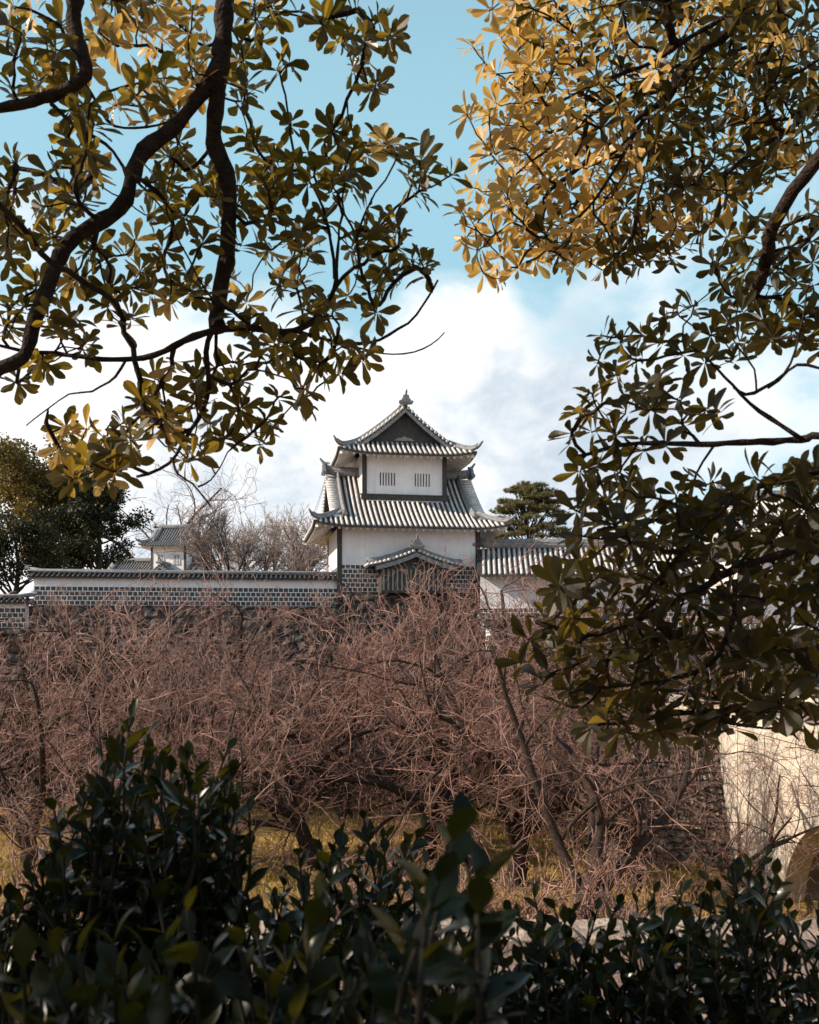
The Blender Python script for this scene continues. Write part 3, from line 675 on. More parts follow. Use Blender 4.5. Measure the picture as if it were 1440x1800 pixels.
# low bare scrub just past the kerb
SH = [(9, 1.0, 40, 6, .15, .12, .1, .6, .4), (7, .6, 42, 5, .18, .1, .2, .6, .4), (6, .36, 42, 4, .2, .1, .2, .7, .5), (4, .2, 40, 3, .2, .1, .2, .8, .6)]
sg_ = 'bare scrub on the slope past the kerb'
sproto = bare_tree('bare_shrub', 'leafless twiggy shrub past the kerb right of the blurred shoot', 'shrub', sg_, .35, .03, SH, bark='cherry_twig', rmin=.0022)
for i, (px, Y, s, lab) in enumerate([(985, 7.4, 1.05, None), (1130, 7.8, 1.0, 'leafless twiggy shrub past the kerb below the stone abutment'), (830, 8.0, 1.05, 'leafless twiggy shrub past the kerb behind the blurred shoot'), (1420, 7.6, .75, 'leafless twiggy shrub past the kerb below the bridge arch'), (640, 7.6, 1., 'leafless twiggy shrub past the kerb behind the middle shrub'), (-20, 7.6, 1., 'leafless twiggy shrub past the kerb at far left')]):
    q = P(px, 0, Y); loc = (q[0], Y, float(np.interp(Y, [5.1, 11], [0, -3.6])) - .02)
    if i == 0: sproto.location = loc; sproto.scale = (s,) * 3
    else: copy_thing(sproto, loc, i * 1.3, lab, s)
# far leafless trees on the castle terrace
ZK = [(6, 5.5, 34, 8, .07, .22, .4, .62, .35), (6, 3.0, 32, 6, .09, .12, .2, .55, .35), (6, 1.7, 32, 5, .1, .12, .15, .55, .4), (6, .9, 32, 4, .12, .1, .1, .65, .5), (3, .45, 32, 3, .12, .1, .2, .8, .6)]
zg = 'leafless trees behind the long wall'
def fit(o, py):
    top = P(0, py, o.location.y)[2]; o.scale = ((top - o.location.z) / max(c[2] for c in o.children[1].bound_box),) * 3; return o
z1 = bare_tree('leafless_tree', 'upright fan-shaped leafless tree behind the middle of the long wall', 'tree', zg, 2.0, .2, ZK, 'far_bark', 'grey_twig', .05, .009, (*P(405, 0, 82)[:2], 4.4)); fit(z1, 902)
fit(copy_thing(z1, (*P(455, 0, 95)[:2], 4.4), 2., 'smaller leafless tree right beside the fan-shaped one'), 925)
c1 = fit(copy_thing(z1, (*P(528, 0, 80)[:2], 3.), 4., 'leafless tree close to the turret\'s left side'), 918)
c2 = fit(copy_thing(protos[2], (*P(580, 0, 84)[:2], 3.2), 4., 'spreading leafless tree half hidden behind the turret'), 940)
c3 = fit(copy_thing(protos[3], (*P(225, 0, 128)[:2], 3.4), 2.4, 'wide leafless tree between the dark evergreens and the small turret'), 825)
for o in (c2, c3):
    o.name = 'leafless_tree'; o['group'] = zg
    for ch in o.children:
        if ch.name.startswith('crown'):
            ch.data = ch.data.copy(); ch.data.materials[0] = MATS['grey_twig']

# ------------------------------------------------------------------ leaves
def leaf_template(rows):
    s = np.array(rows)[:, 0]; w = np.array(rows)[:, 1]; return s, w
OBOV = [(0, .03), (.12, .10), (.32, .24), (.52, .40), (.70, .50), (.86, .40), (.96, .16), (1, .01)]
ELL = [(0, .03), (.1, .16), (.28, .38), (.48, .50), (.66, .46), (.82, .30), (.94, .10), (1, .01)]
LOW = [(0, .04), (.35, .28), (.68, .5), (.9, .33), (1, .02)]
def leaves(mb, O, D, Nn, L, Wd, rows, bend, fold):
    n = len(O)
    if n == 0: return
    D = norm(D); sd = norm(np.cross(D, Nn)); up = np.cross(sd, D)
    s = np.array(rows)[:, 0]; w = np.array(rows)[:, 1]; k = len(s); L = np.broadcast_to(L, n)[:, None]; Wd = np.broadcast_to(Wd, n)[:, None]; bend = np.broadcast_to(bend, n)[:, None]
    ctr = O[:, None] + D[:, None] * (s * L)[..., None] - up[:, None] * (bend * s ** 2 * L)[..., None]
    off = sd[:, None] * (w * Wd)[..., None]; rise = up[:, None] * (w * Wd * np.broadcast_to(fold, n)[:, None])[..., None]
    V = np.stack([ctr - off + rise, ctr, ctr + off + rise], 2)      # n,k,3,3
    b = np.arange(n)[:, None, None] * k * 3 + np.arange(k - 1)[None, :, None] * 3 + np.arange(2)[None, None]
    mb.add(V, np.stack([b, b + 1, b + 4, b + 3], -1).reshape(-1, 4))
def rosettes(mb, C, AX, nl, L, rows=OBOV, spread=(46, 94)):
    """whorls of leaves round each twig tip"""
    O, D, Nn, LL = [], [], [], []
    for c, ax in zip(C, AX):
        n = rng.integers(nl[0], nl[1] + 1); ax = ax / np.linalg.norm(ax)
        a = np.cross(ax, (0.3, .2, 1)); a /= np.linalg.norm(a) + 1e-9; b = np.cross(ax, a)
        ph = np.arange(n) * 2.4 + rng.uniform(0, 6.28) + rng.normal(size=n) * .2; po = R_(1) * (spread[0] + (spread[1] - spread[0]) * (np.arange(n) + .5) / n + rng.normal(size=n) * 8)
        rad = a * np.cos(ph)[:, None] + b * np.sin(ph)[:, None]
        d = ax * np.cos(po)[:, None] + rad * np.sin(po)[:, None]; nn = ax * np.sin(po)[:, None] - rad * np.cos(po)[:, None] + rng.normal(size=(n, 3)) * .28
        O.append(c - ax * np.linspace(0, .03, n)[:, None] + d * .006); D.append(d); Nn.append(nn); LL.append(L * rng.uniform(.6, 1.18, n))
    if not O: return
    O, D, Nn, LL = map(np.concatenate, (O, D, Nn, LL))
    leaves(mb, O, D, Nn, LL, LL * .39 * rng.uniform(.85, 1.15, len(LL)), rows, rng.uniform(-.06, .34, len(LL)), rng.uniform(.12, .5, len(LL)))
def in_poly(x, y, poly):
    c = False; n = len(poly)
    for i in range(n):
        (x0, y0), (x1, y1) = poly[i], poly[(i + 1) % n]
        if (y0 > y) != (y1 > y) and x < (x1 - x0) * (y - y0) / (y1 - y0) + x0: c = not c
    return c
def scatter(poly, sep, tries=4000):
    xs = [q[0] for q in poly]; ys = [q[1] for q in poly]; out = []
    for _ in range(tries):
        x, y = rng.uniform(min(xs), max(xs)), rng.uniform(min(ys), max(ys))
        if in_poly(x, y, poly) and all((x - a) ** 2 + (y - b) ** 2 > sep * sep for a, b in out): out.append((x, y))
    return out

class Skeleton:
    """limbs traced as polylines, then twigs grown out to every leaf whorl from the nearest wood"""
    def __init__(s): s.pos = []; s.par = []; s.rad = []; s.tan = []; s.chains = []; s.ntip = []
    def limb(s, pts, r0, r1, step=.06, parent=None, wig=.008):
        q = crom(pts, step); n = len(q); q[1:-1] += np.cumsum(rng.normal(size=(n - 2, 3)), 0) * wig * .25 if n > 3 else 0
        r = r0 + (r1 - r0) * np.linspace(0, 1, n) ** .9
        if parent is None and s.pos:
            parent = int(np.argmin(((np.array(s.pos) - q[0]) ** 2).sum(1)))
        t = norm(np.gradient(q, axis=0)); ids = []
        for i in range(n):
            s.pos.append(q[i]); s.par.append(parent if i == 0 else len(s.pos) - 2); s.rad.append(r[i] * (1 + .1 * rng.normal())); s.tan.append(t[i]); s.ntip.append(0); ids.append(len(s.pos) - 1)
        s.chains.append(ids); return ids
    def grow(s, T, up=.35, maxd=9.):
        T = np.asarray(T); P0 = np.array(s.pos); d0 = np.array([((P0 - t) ** 2).sum(1).min() for t in T]); ax = np.zeros_like(T)
        cap = len(P0) + 60 * len(T); B = np.zeros((cap, 3)); TT = np.zeros((cap, 3)); n = len(P0); B[:n] = P0; TT[:n] = np.array(s.tan)
        for k in np.argsort(d0):
            t = T[k]; v = t - B[:n]; d = np.sqrt((v ** 2).sum(1)) + 1e-6; cs = (v * TT[:n]).sum(1) / d
            j = int(np.argmin(d * (1.35 - .55 * cs) + .02)); dd = d[j]
            m = int(np.clip(math.ceil(dd / .07), 2, 40)); c1 = B[j] + norm(TT[j] + norm(v[j]) * .8) * dd * .4; c2 = t - np.array([0, 0, up]) * dd * .3 - norm(v[j]) * dd * .12
            u = np.linspace(0, 1, m + 1)[:, None]; q = (1 - u) ** 3 * B[j] + 3 * u * (1 - u) ** 2 * c1 + 3 * u * u * (1 - u) * c2 + u ** 3 * t
            if m > 2: q[1:-1] += rng.normal(size=(m - 1, 3)) * .007
            tn = norm(np.gradient(q, axis=0)); ids = [j]; pr = j
            for i in range(1, m + 1):
                B[n] = q[i]; TT[n] = tn[i]; s.pos.append(q[i]); s.tan.append(tn[i]); s.par.append(pr); s.rad.append(0); s.ntip.append(0); pr = n; ids.append(n); n += 1
            s.ntip[-1] = 1; s.chains.append(ids); ax[k] = tn[-1]
        return ax
    def build(s, name, material, parent, r0=.0036, ex=.44):
        nt = np.array(s.ntip, float); par = s.par
        for i in range(len(nt) - 1, 0, -1):
            if par[i] is not None and par[i] < i: nt[par[i]] += nt[i]
        pos = np.array(s.pos); rad = np.array(s.rad); twig = r0 * np.maximum(nt, 1) ** ex
        rad = np.where(rad > 0, rad, twig); by = {}
        for c in s.chains:
            p_ = pos[c]; r = rad[c].copy()
            if len(c) > 1: r[0] = min(r[0], r[1] * 1.25)
            by.setdefault((len(c), 10 if r.max() > .02 else 6 if r.max() > .008 else 5), []).append((p_, r))
        m = MB()
        for (k, sd), l in by.items():
            if k > 1: m.tubes(np.stack([a for a, _ in l]), np.stack([b for _, b in l]), sd)
        return m.build(name, material, parent, True)

def px3(l, Y, jit=0.):
    return [P(x, y, (Y if np.isscalar(Y) else np.interp(x, Y[0], Y[1])) + (rng.normal() * jit)) for x, y in l]

# ---------------------------------------------- evergreen overhead at the left
def left_tree():
    t = thing('evergreen_tree', 'broad-leaved evergreen overhanging from the left with dark crooked limbs', 'tree', (-4.6, 4.9, 0)); off = np.array([-4.6, 4.9, 0])
    S = Skeleton(); Y = 4.3
    S.limb([(-4.6, 4.9, -.1), (-4.55, 4.9, 1.5), (-4.3, 4.9, 3.2), (-3.9, 4.8, 4.6), (-3.4, 4.7, 5.4)], .24, .13, wig=.01)
    S.limb([(-3.4, 4.7, 5.4), (-2.4, 4.6, 5.9), (-1.4, 4.5, 5.7), (-.98, 4.4, 5.2), *px3([(398, -40)], Y)], .12, .05)
    S.limb([(-4.4, 4.9, 3.0), (-5.2, 3.4, 4.2), (-5.6, 1.8, 4.9), (-5.4, .2, 5.2), (-5.2, -1.2, 5.1)], .12, .04)
    S.limb([(-4.5, 4.9, 2.2), (-4.9, 3.4, 2.8), (-4.7, 2.0, 3.1), (-4.4, .8, 3.0), (-4.2, -.6, 2.9)], .08, .03)
    S.limb([(-4.2, 4.9, 3.6), (-5.6, 4.6, 5.0), (-6.6, 3.9, 5.8), (-7.2, 3.0, 6.1)], .1, .03)
    S.limb(px3([(398, -40), (395, 20), (388, 120), (378, 220), (382, 268), (400, 308), (408, 370), (405, 450), (396, 500), (390, 550), (384, 580)], Y), .046, .036)
    S.limb(px3([(390, 70), (376, 130), (340, 182), (300, 230), (252, 268), (232, 320), (214, 370), (130, 422), (95, 480), (62, 560), (42, 628), (0, 648), (-80, 690)], ([-80, 390], [3.9, 4.3])), .036, .03)
    S.limb([(-2.4, 4.6, 5.9), (-1.9, 4.4, 5.3), *px3([(122, -40), (128, 40), (138, 90), (152, 142), (110, 170), (60, 188), (0, 200), (-80, 216)], 4.1)], .06, .02)
    S.limb(px3([(384, 578), (440, 577), (500, 581), (530, 574), (562, 548), (588, 500), (592, 455), (596, 400)], 4.35), .021, .006)
    S.limb(px3([(515, 580), (590, 600), (650, 601), (700, 578), (732, 552), (770, 492)], 4.45), .011, .005)
    S.limb(px3([(590, 602), (640, 612), (690, 620), (742, 612), (782, 584)], 4.4), .006, .003)
    S.limb(px3([(384, 580), (340, 592), (290, 616), (252, 628), (180, 628), (100, 620), (40, 615), (-20, 598)], 4.2), .018, .007)
    S.limb(px3([(372, 584), (362, 620), (366, 680), (355, 722), (328, 770), (298, 812), (240, 838)], 4.2), .015, .006)
    S.limb(px3([(222, 632), (202, 664), (160, 690), (120, 696), (82, 720), (46, 748)], 4.15), .007, .003)
    S.limb(px3([(303, 806), (311, 832), (338, 850), (358, 872), (370, 890)], 4.15), .006, .0035)
    S.limb(px3([(348, 856), (372, 842), (388, 822), (400, 795)], 4.15), .0045, .003)
    S.limb(px3([(588, 490), (582, 420), (562, 350), (530, 300)], 4.4), .009, .005)
    S.limb(px3([(90, 182), (130, 215), (185, 250), (215, 290), (222, 318)], 4.15), .010, .007)
    S.limb(px3([(152, 150), (200, 222), (290, 215), (360, 170)], 4.5), .008, .005)
    S.limb(px3([(395, 40), (440, 70), (480, 20), (540, 30), (580, 45)], 4.5), .010, .005)
    R1 = [(85,75),(110,45),(30,75),(10,45),(60,110),(95,130),(150,105),(185,75),(175,50),(215,30),(250,45),(275,85),(290,60),(310,110),(330,60),(345,95),(260,140),(300,150),(335,130),(240,175),(200,190),(165,210),(120,160),(60,150),(25,160),(120,200),(250,190),(310,190),(355,165),(340,20),(300,10),(260,5),(200,0),(60,20),(20,15),
     (430,50),(455,75),(480,25),(520,20),(515,110),(490,115),(425,110),(430,155),(420,172),(440,10),(580,25),(620,20),(655,45),(675,65),(640,70),(600,60),(640,115),(620,130),(660,140),
     (450,250),(515,220),(475,280),(520,285),(545,265),(580,230),(600,260),(570,290),(610,290),(640,270),(680,245),(700,265),(605,310),(590,330),(630,320),(740,280),(760,300),(730,330),(785,312),(450,310),(430,330),(500,310),(540,330),(480,340),
     (320,250),(300,280),(340,290),(350,330),(280,320),(250,330),(300,350),(370,350),(330,380),(380,400),(260,380),(310,400),(350,430),(290,440),(240,420),(420,370),(450,390),(480,370),(430,430),(460,440),(500,420),(530,400),(560,395),(510,460),(550,450),(540,500),(490,490),(640,390),(660,420),(690,400),(650,450),(620,440),(680,470),(720,460),(700,500),(650,510),(610,520),(750,465),(580,540),(660,540),(570,560),(700,430),
     (20,280),(15,310),(30,340),(10,400),(40,420),(70,360),(110,350),(90,380),(130,340),(150,310),(160,290),(130,270),(145,360),(100,420),(60,430),(20,440),(30,460),(80,300),
     (45,540),(20,550),(100,510),(130,490),(65,500),(90,560),(120,580),(20,570),(70,620),(80,650),(150,620),(40,670),(200,500),(230,500),(250,480),(260,510),(190,540),(210,560),(230,450),(180,460),(150,450),(330,500),(350,520),(300,530),(330,470),(420,490),(440,530),(430,560),
     (480,600),(500,620),(450,590),(530,620),(560,640),(590,640),(460,640),(540,680),(600,650),(640,630),(530,700),(490,690),(300,640),(270,660),(340,670),(380,650),(400,640),(350,690),(270,700),(240,700),(410,670),(420,720),(470,740),(480,760),(440,750),(400,760),(370,740),(330,720),(290,730),(260,740),(220,750),(120,750),(150,760),(180,760),(110,780),(140,790),(190,790),(160,810),(140,840),(120,820),(180,830),(220,800),(200,830),(340,800),(350,790),(230,770),(300,760)]
    R1 += [(x + 14 * rng.normal(), y + 14 * rng.normal()) for x, y in R1 if rng.random() < .5]
    T = [P(x + rng.normal() * 5, y + rng.normal() * 5, 4.35 + rng.normal() * .3) for x, y in R1]
    nvis = len(T)
    # unseen crown added left and overhead to shade hedge and leaves, gaps for sun
    ex = []
    while len(ex) < 2300:
        x, y, z = rng.uniform(-9.2, -1.6), rng.uniform(-3.2, 6.2), rng.uniform(1.7, 7.2)
        if x > -(.47 * max(y, 0) + .45): continue
        if z > 4.6 + .44 * (-x - 1.0): continue
        hx, hy = x - SUN[0] / SUN[2] * (z - .1), y - SUN[1] / SUN[2] * (z - .1)
        qy, qz = y + (.4 - x) * SUN[1] / SUN[0] * -1 * -1, z - (.4 - x) * -SUN[2] / SUN[0]
        if 4.9 < qy < 6.5 and 2.9 < qz < 5.6: continue
        if -.1 < hx < 3.6 and 3.4 < hy < 5.6: continue
        if y > 2.5 and z < 3.5 + .25 * (y - 2.5): continue
        if z < 1.5 + .12 * abs(-x - 4): continue
        ex.append((x, y, z))
    T = np.array(T + ex); ax = S.grow(T)
    ax = norm(ax * .9 + np.array([0, 0, .35]) + rng.normal(size=ax.shape) * .35)
    S.pos = [q - off for q in S.pos]; S.build('trunk', 'limb_bark', t, .0040)
    g = np.array([rng.random() < (.65 if (x - 270) ** 2 + (y - 110) ** 2 < 130 ** 2 else .5 if y > 735 and x < 190 else .08) for x, y in R1])  # patches of sunlight painted as gold leaves
    mb = MB(); rosettes(mb, T[:nvis][g] - off, ax[:nvis][g], (8, 11), .112); o = mb.build('crown', 'leaf_gold_sunlit', t); o['label'] = 'leaves painted in sunlit gold'
    mb = MB(); rosettes(mb, T[:nvis][~g] - off, ax[:nvis][~g], (8, 11), .108); rosettes(mb, T[nvis:] - off, ax[nvis:], (8, 11), .125, LOW)
    mb.build('crown', 'leaf_olive', t)
left_tree()

# ---------------------------------------------- evergreen overhead at the right
def right_tree():
    off = np.array([4.9, 5.0, 0]); t = thing('evergreen_tree', 'broad-leaved evergreen reaching in from the right with golden sunlit leaves', 'tree', off)
    S = Skeleton()
    S.limb([(4.9, 5.0, -.1), (4.85, 5.0, 1.5), (4.7, 5.0, 3.0), (4.4, 5.05, 4.6), (4.0, 5.2, 6.2)], .22, .12)
    S.limb([(4.5, 5.05, 4.4), (3.6, 5.2, 5.4), (2.7, 5.3, 5.8), *px3([(1345, -20), (1325, 10), (1280, 58), (1222, 102), (1182, 168), (1132, 208), (1080, 250), (1010, 310), (955, 350)], 5.3)], .075, .010)
    S.limb(px3([(1328, 6), (1270, 30), (1160, 98), (1085, 128), (990, 170), (930, 230)], 5.2), .018, .006)
    S.limb(px3([(1230, 98), (1100, 160), (1000, 235), (900, 310), (860, 370)], 5.5), .014, .005)
    S.limb(px3([(1132, 208), (1100, 262), (1062, 330), (1020, 380), (940, 430)], 5.2), .012, .005)
    S.limb(px3([(1140, 205), (1138, 280), (1120, 360), (1130, 430)], 5.4), .009, .004)
    S.limb([(4.6, 5.0, 3.6), (3.6, 5.1, 4.5), *px3([(1470, 190), (1390, 228), (1310, 280), (1250, 330), (1180, 372)], 5.1)], .05, .007)
    S.limb([(4.75, 5.0, 2.8), (3.6, 4.9, 3.6), *px3([(1480, 380), (1420, 420), (1360, 470), (1300, 530), (1230, 560)], 4.6)], .045, .006)
    S.limb([(4.85, 5.0, 1.7), (3.2, 4.4, 2.1), *px3([(1490, 782), (1400, 772), (1330, 776), (1270, 778), (1120, 777), (1050, 790), (1012, 802)], 3.8)], .05, .007)
    S.limb(px3([(1410, 772), (1335, 722), (1272, 662), (1240, 630), (1200, 600)], 3.8), .010, .005)
    S.limb(px3([(1290, 680), (1312, 694), (1345, 684), (1382, 660), (1402, 620), (1416, 560), (1422, 500)], 3.85), .008, .004)
    S.limb(px3([(1330, 690), (1326, 650), (1300, 615), (1285, 590)], 3.8), .005, .003)
    S.limb(px3([(1500, 648), (1440, 645), (1400, 640), (1350, 682)], 3.9), .007, .006)
    S.limb([(4.9, 5.0, 1.6), (3.0, 4.1, 1.9), *px3([(1490, 815), (1440, 836), (1340, 860), (1270, 882), (1200, 908), (1120, 930), (1050, 932)], 3.5)], .05, .007)
    S.limb(px3([(1290, 876), (1180, 985), (1130, 1040), (1092, 1090), (1085, 1122)], 3.4), .010, .006)
    S.limb([(4.9, 5.0, 1.3), (3.0, 4.0, 1.5), *px3([(1490, 952), (1440, 968), (1380, 985), (1310, 1008), (1250, 1042), (1180, 1080), (1110, 1108), (1060, 1120), (950, 1092)], 3.4)], .05, .008)
    S.limb(px3([(1292, 1018), (1292, 1080), (1270, 1150), (1230, 1182), (1150, 1204), (1000, 1220)], 3.3), .012, .005)
    S.limb([(4.9, 5.0, 1.0), (3.0, 4.0, 1.2), *px3([(1490, 1130), (1430, 1190), (1380, 1228), (1300, 1240), (1200, 1246), (1100, 1262), (1000, 1262)], 3.3)], .04, .006)
    Up = [(860,20),(880,60),(830,80),(850,110),(870,130),(900,30),(910,90),(920,140),(840,190),(820,200),(860,200),(890,220),(870,180),(850,250),(840,280),(870,270),(900,250),(920,180),(880,320),(850,340),(830,330),(810,370),(830,390),(860,370),(890,360),(820,420),(840,440),(870,410),(900,390),(850,480),(880,490),(910,470),(900,440),(930,420),(940,460),(960,440),(880,450),(1010,465),(1060,475),(1080,455),(1120,465),(1150,445),(1180,460),(1000,430)]
    Up += scatter([(890,-10),(1450,-10),(1450,290),(1340,320),(1250,400),(1180,450),(1080,470),(960,450),(900,400),(890,300),(910,200)], 20)
    T = [P(x, y, np.clip(5.6 + rng.normal() * .45, 4.8, 6.6)) for x, y in Up]; nu = len(T)
    Mid = scatter([(1240,450),(1300,390),(1450,360),(1450,610),(1380,600),(1330,600),(1290,540),(1250,480)], 29) + [(1190,545),(1170,560),(1220,540),(1250,590),(1280,570),(1300,600),(1360,590),(1410,560),(1290,630)]
    T += [P(x, y, 4.5 + rng.normal() * .3) for x, y in Mid]
    Lo = [(1060,590),(1090,600),(1110,630),(1130,590),(1160,600),(1200,620),(1240,640),(1050,640),(1080,660),(1040,690),(1060,710),(1120,690),(1150,670),(1020,720),(1005,762),(1040,760),(1080,760),(1100,720),(1150,720),(1190,700),(1200,740),(1240,720),(1260,722),(1050,820),(1020,830),(1090,830),(1030,880),(1130,790),(1170,780),(1110,850),(1075,880),(1160,690)]
    T += [P(x, y, 3.75 + rng.normal() * .22) for x, y in Lo]
    Dk = scatter([(1010,880),(1100,850),(1200,850),(1290,840),(1450,810),(1450,1280),(1330,1280),(1190,1310),(1010,1275),(985,1225),(910,1160),(940,1090),(1020,970)], 31)
    Dk += scatter([(1080,900),(1450,860),(1450,1250),(1050,1230),(1000,1100)], 70)
    T += [P(x, y, np.clip(3.45 + rng.normal() * .25, 3.1, 4)) for x, y in Dk]; nvis = len(T)
    ex = []  # unseen crown added overhead and at the right to block sky light
    while len(ex) < 1900:
        x, y, z = rng.uniform(.6, 6.5), rng.uniform(-1.5, 7.5), rng.uniform(1.6, 7.6)
        if x < .47 * max(y, 0) + .35 and z < 1.6 + .72 * max(y, 0) + .35: continue
        if y < 1.5 and (z < 3.2 or x < 1.4): continue
        ex.append((x, y, z))
    T = np.array(T + ex); ax = S.grow(T)
    ax = norm(ax * .9 + np.array([-.15, -.1, .28]) + rng.normal(size=ax.shape) * .35)
    S.pos = [q - off for q in S.pos]; S.build('trunk', 'limb_bark', t, .0038)
    gx = np.array([q[0] / q[1] * FPX + 720 for q in T[:nu]]); gold = rng.random(nu) < np.interp(gx, [860, 980, 1150, 1440], [1, .8, .3, .15])  # painted sunlight: gold share grows toward the sunward edge
    mb = MB(); rosettes(mb, T[:nu][gold] - off, ax[:nu][gold], (8, 11), .120); o = mb.build('crown', 'leaf_gold_sunlit', t); o['label'] = 'golden sunlit-painted leaves of the outer crown'  # sunlight painted as gold leaves
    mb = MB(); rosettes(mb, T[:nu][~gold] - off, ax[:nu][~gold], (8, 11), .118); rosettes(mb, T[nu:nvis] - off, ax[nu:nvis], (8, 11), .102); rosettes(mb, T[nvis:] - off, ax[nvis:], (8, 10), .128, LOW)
    o = mb.build('crown', 'leaf_dark', t); o['label'] = 'darker olive leaves of the inner, lower and added unseen crown'
right_tree()

# ---------------------------------------------- dark shrubs in front of the camera
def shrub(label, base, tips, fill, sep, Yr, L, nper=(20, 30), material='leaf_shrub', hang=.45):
    off = np.array([*base, 0.]); t = thing('shrub', label, 'shrub', off, 0, 'dark glossy shrubs along the path')
    pts = [(x, y, rng.uniform(*Yr)) for x, y in tips] + [(x, y, rng.uniform(*Yr)) for x, y in (scatter(fill, sep) if fill else [])]
    st = MB(); lf = MB(); O, D, Nn, LL = [], [], [], []; chains = []
    for (x, y, Y) in pts:
        q = P(x, y, Y) - off
        if q[2] < .12: continue
        b = np.array([rng.normal() * .15 + q[0] * .45, rng.normal() * .12 + q[1] * .35, 0.0]); mid = b * .4 + q * .6 + np.array([rng.normal() * .12, rng.normal() * .1, -.02])
        u = np.linspace(0, 1, 12)[:, None]; ch = (1 - u) ** 2 * b + 2 * u * (1 - u) * mid + u * u * q; ch[1:-1] += rng.normal(size=(10, 3)) * .006; chains.append(ch)
        ln = np.linalg.norm(q - mid) * 1.1; n = rng.integers(*nper); pos = 1 - np.minimum(np.arange(n) * .024 / max(ln, .1) * .8, .8) ; ph = np.arange(n) * 2.4 + rng.uniform(0, 6)
        tan = norm(ch[-1] - ch[-4]); a = norm(np.cross(tan, (.2, .9, .1))); bb = np.cross(tan, a)
        po = np.interp(np.arange(n) / n, [0, .2, 1], [18, 50, 85]) * R_(1) * rng.uniform(.8, 1.2, n)
        rad = a * np.cos(ph)[:, None] + bb * np.sin(ph)[:, None]; d = tan * np.cos(po)[:, None] + rad * np.sin(po)[:, None]
        idx = np.clip(pos * 11, 0, 10.99); k = idx.astype(int); f = (idx - k)[:, None]
        O.append(ch[k] * (1 - f) + ch[k + 1] * f); D.append(d); Nn.append(tan * np.sin(po)[:, None] - rad * np.cos(po)[:, None] + rng.normal(size=(n, 3)) * .25); LL.append(L * rng.uniform(.7, 1.15, n) * np.where(np.arange(n) < 2, .7, 1))
    ch = np.stack(chains); st.tubes(ch, np.broadcast_to(np.linspace(.008, .0028, 12), ch.shape[:2]).copy(), 5); st.build('stems', 'shrub_stem', t, True)
    O, D, Nn, LL = map(np.concatenate, (O, D, Nn, LL)); leaves(lf, O, D, Nn, LL, LL * .52, ELL, rng.uniform(.05, .35, len(LL)), .22)
    lf.build('foliage', material, t, True); return t
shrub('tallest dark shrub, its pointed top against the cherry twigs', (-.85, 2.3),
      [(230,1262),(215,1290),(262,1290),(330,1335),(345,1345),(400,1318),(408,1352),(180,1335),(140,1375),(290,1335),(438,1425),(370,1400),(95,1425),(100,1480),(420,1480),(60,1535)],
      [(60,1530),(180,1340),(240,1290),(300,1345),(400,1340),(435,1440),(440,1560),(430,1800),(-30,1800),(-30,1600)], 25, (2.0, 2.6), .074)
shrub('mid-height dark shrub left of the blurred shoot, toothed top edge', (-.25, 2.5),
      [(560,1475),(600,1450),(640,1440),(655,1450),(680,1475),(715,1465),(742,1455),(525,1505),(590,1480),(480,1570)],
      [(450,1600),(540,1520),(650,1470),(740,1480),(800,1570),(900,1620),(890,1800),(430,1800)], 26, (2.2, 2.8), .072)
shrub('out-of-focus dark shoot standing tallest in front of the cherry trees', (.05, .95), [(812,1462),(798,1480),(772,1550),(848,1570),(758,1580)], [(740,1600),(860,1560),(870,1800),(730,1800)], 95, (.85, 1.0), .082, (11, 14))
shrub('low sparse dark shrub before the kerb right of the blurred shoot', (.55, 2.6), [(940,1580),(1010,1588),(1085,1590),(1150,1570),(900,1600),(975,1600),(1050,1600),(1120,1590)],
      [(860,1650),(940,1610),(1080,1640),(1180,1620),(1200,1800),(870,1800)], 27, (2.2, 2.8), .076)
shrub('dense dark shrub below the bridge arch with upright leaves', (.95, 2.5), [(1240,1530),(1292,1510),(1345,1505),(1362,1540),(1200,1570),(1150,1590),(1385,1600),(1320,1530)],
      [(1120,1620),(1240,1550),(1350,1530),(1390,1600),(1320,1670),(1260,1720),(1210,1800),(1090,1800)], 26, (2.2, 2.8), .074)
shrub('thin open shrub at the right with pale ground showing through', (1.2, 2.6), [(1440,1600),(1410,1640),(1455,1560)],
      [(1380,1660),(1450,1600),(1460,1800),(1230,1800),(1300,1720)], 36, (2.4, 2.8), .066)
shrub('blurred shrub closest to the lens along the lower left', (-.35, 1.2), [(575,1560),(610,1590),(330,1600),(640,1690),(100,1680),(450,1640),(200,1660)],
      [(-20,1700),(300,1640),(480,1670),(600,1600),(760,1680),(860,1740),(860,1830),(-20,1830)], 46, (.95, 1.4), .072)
shrub('tall dark shrub continuing past the left frame edge', (-1.7, 2.1), [(-40,1480),(-90,1400),(-150,1420)], [(-400,1500),(-200,1350),(-60,1450),(-20,1600),(-20,1800),(-400,1800)], 45, (2.0, 2.7), .08)

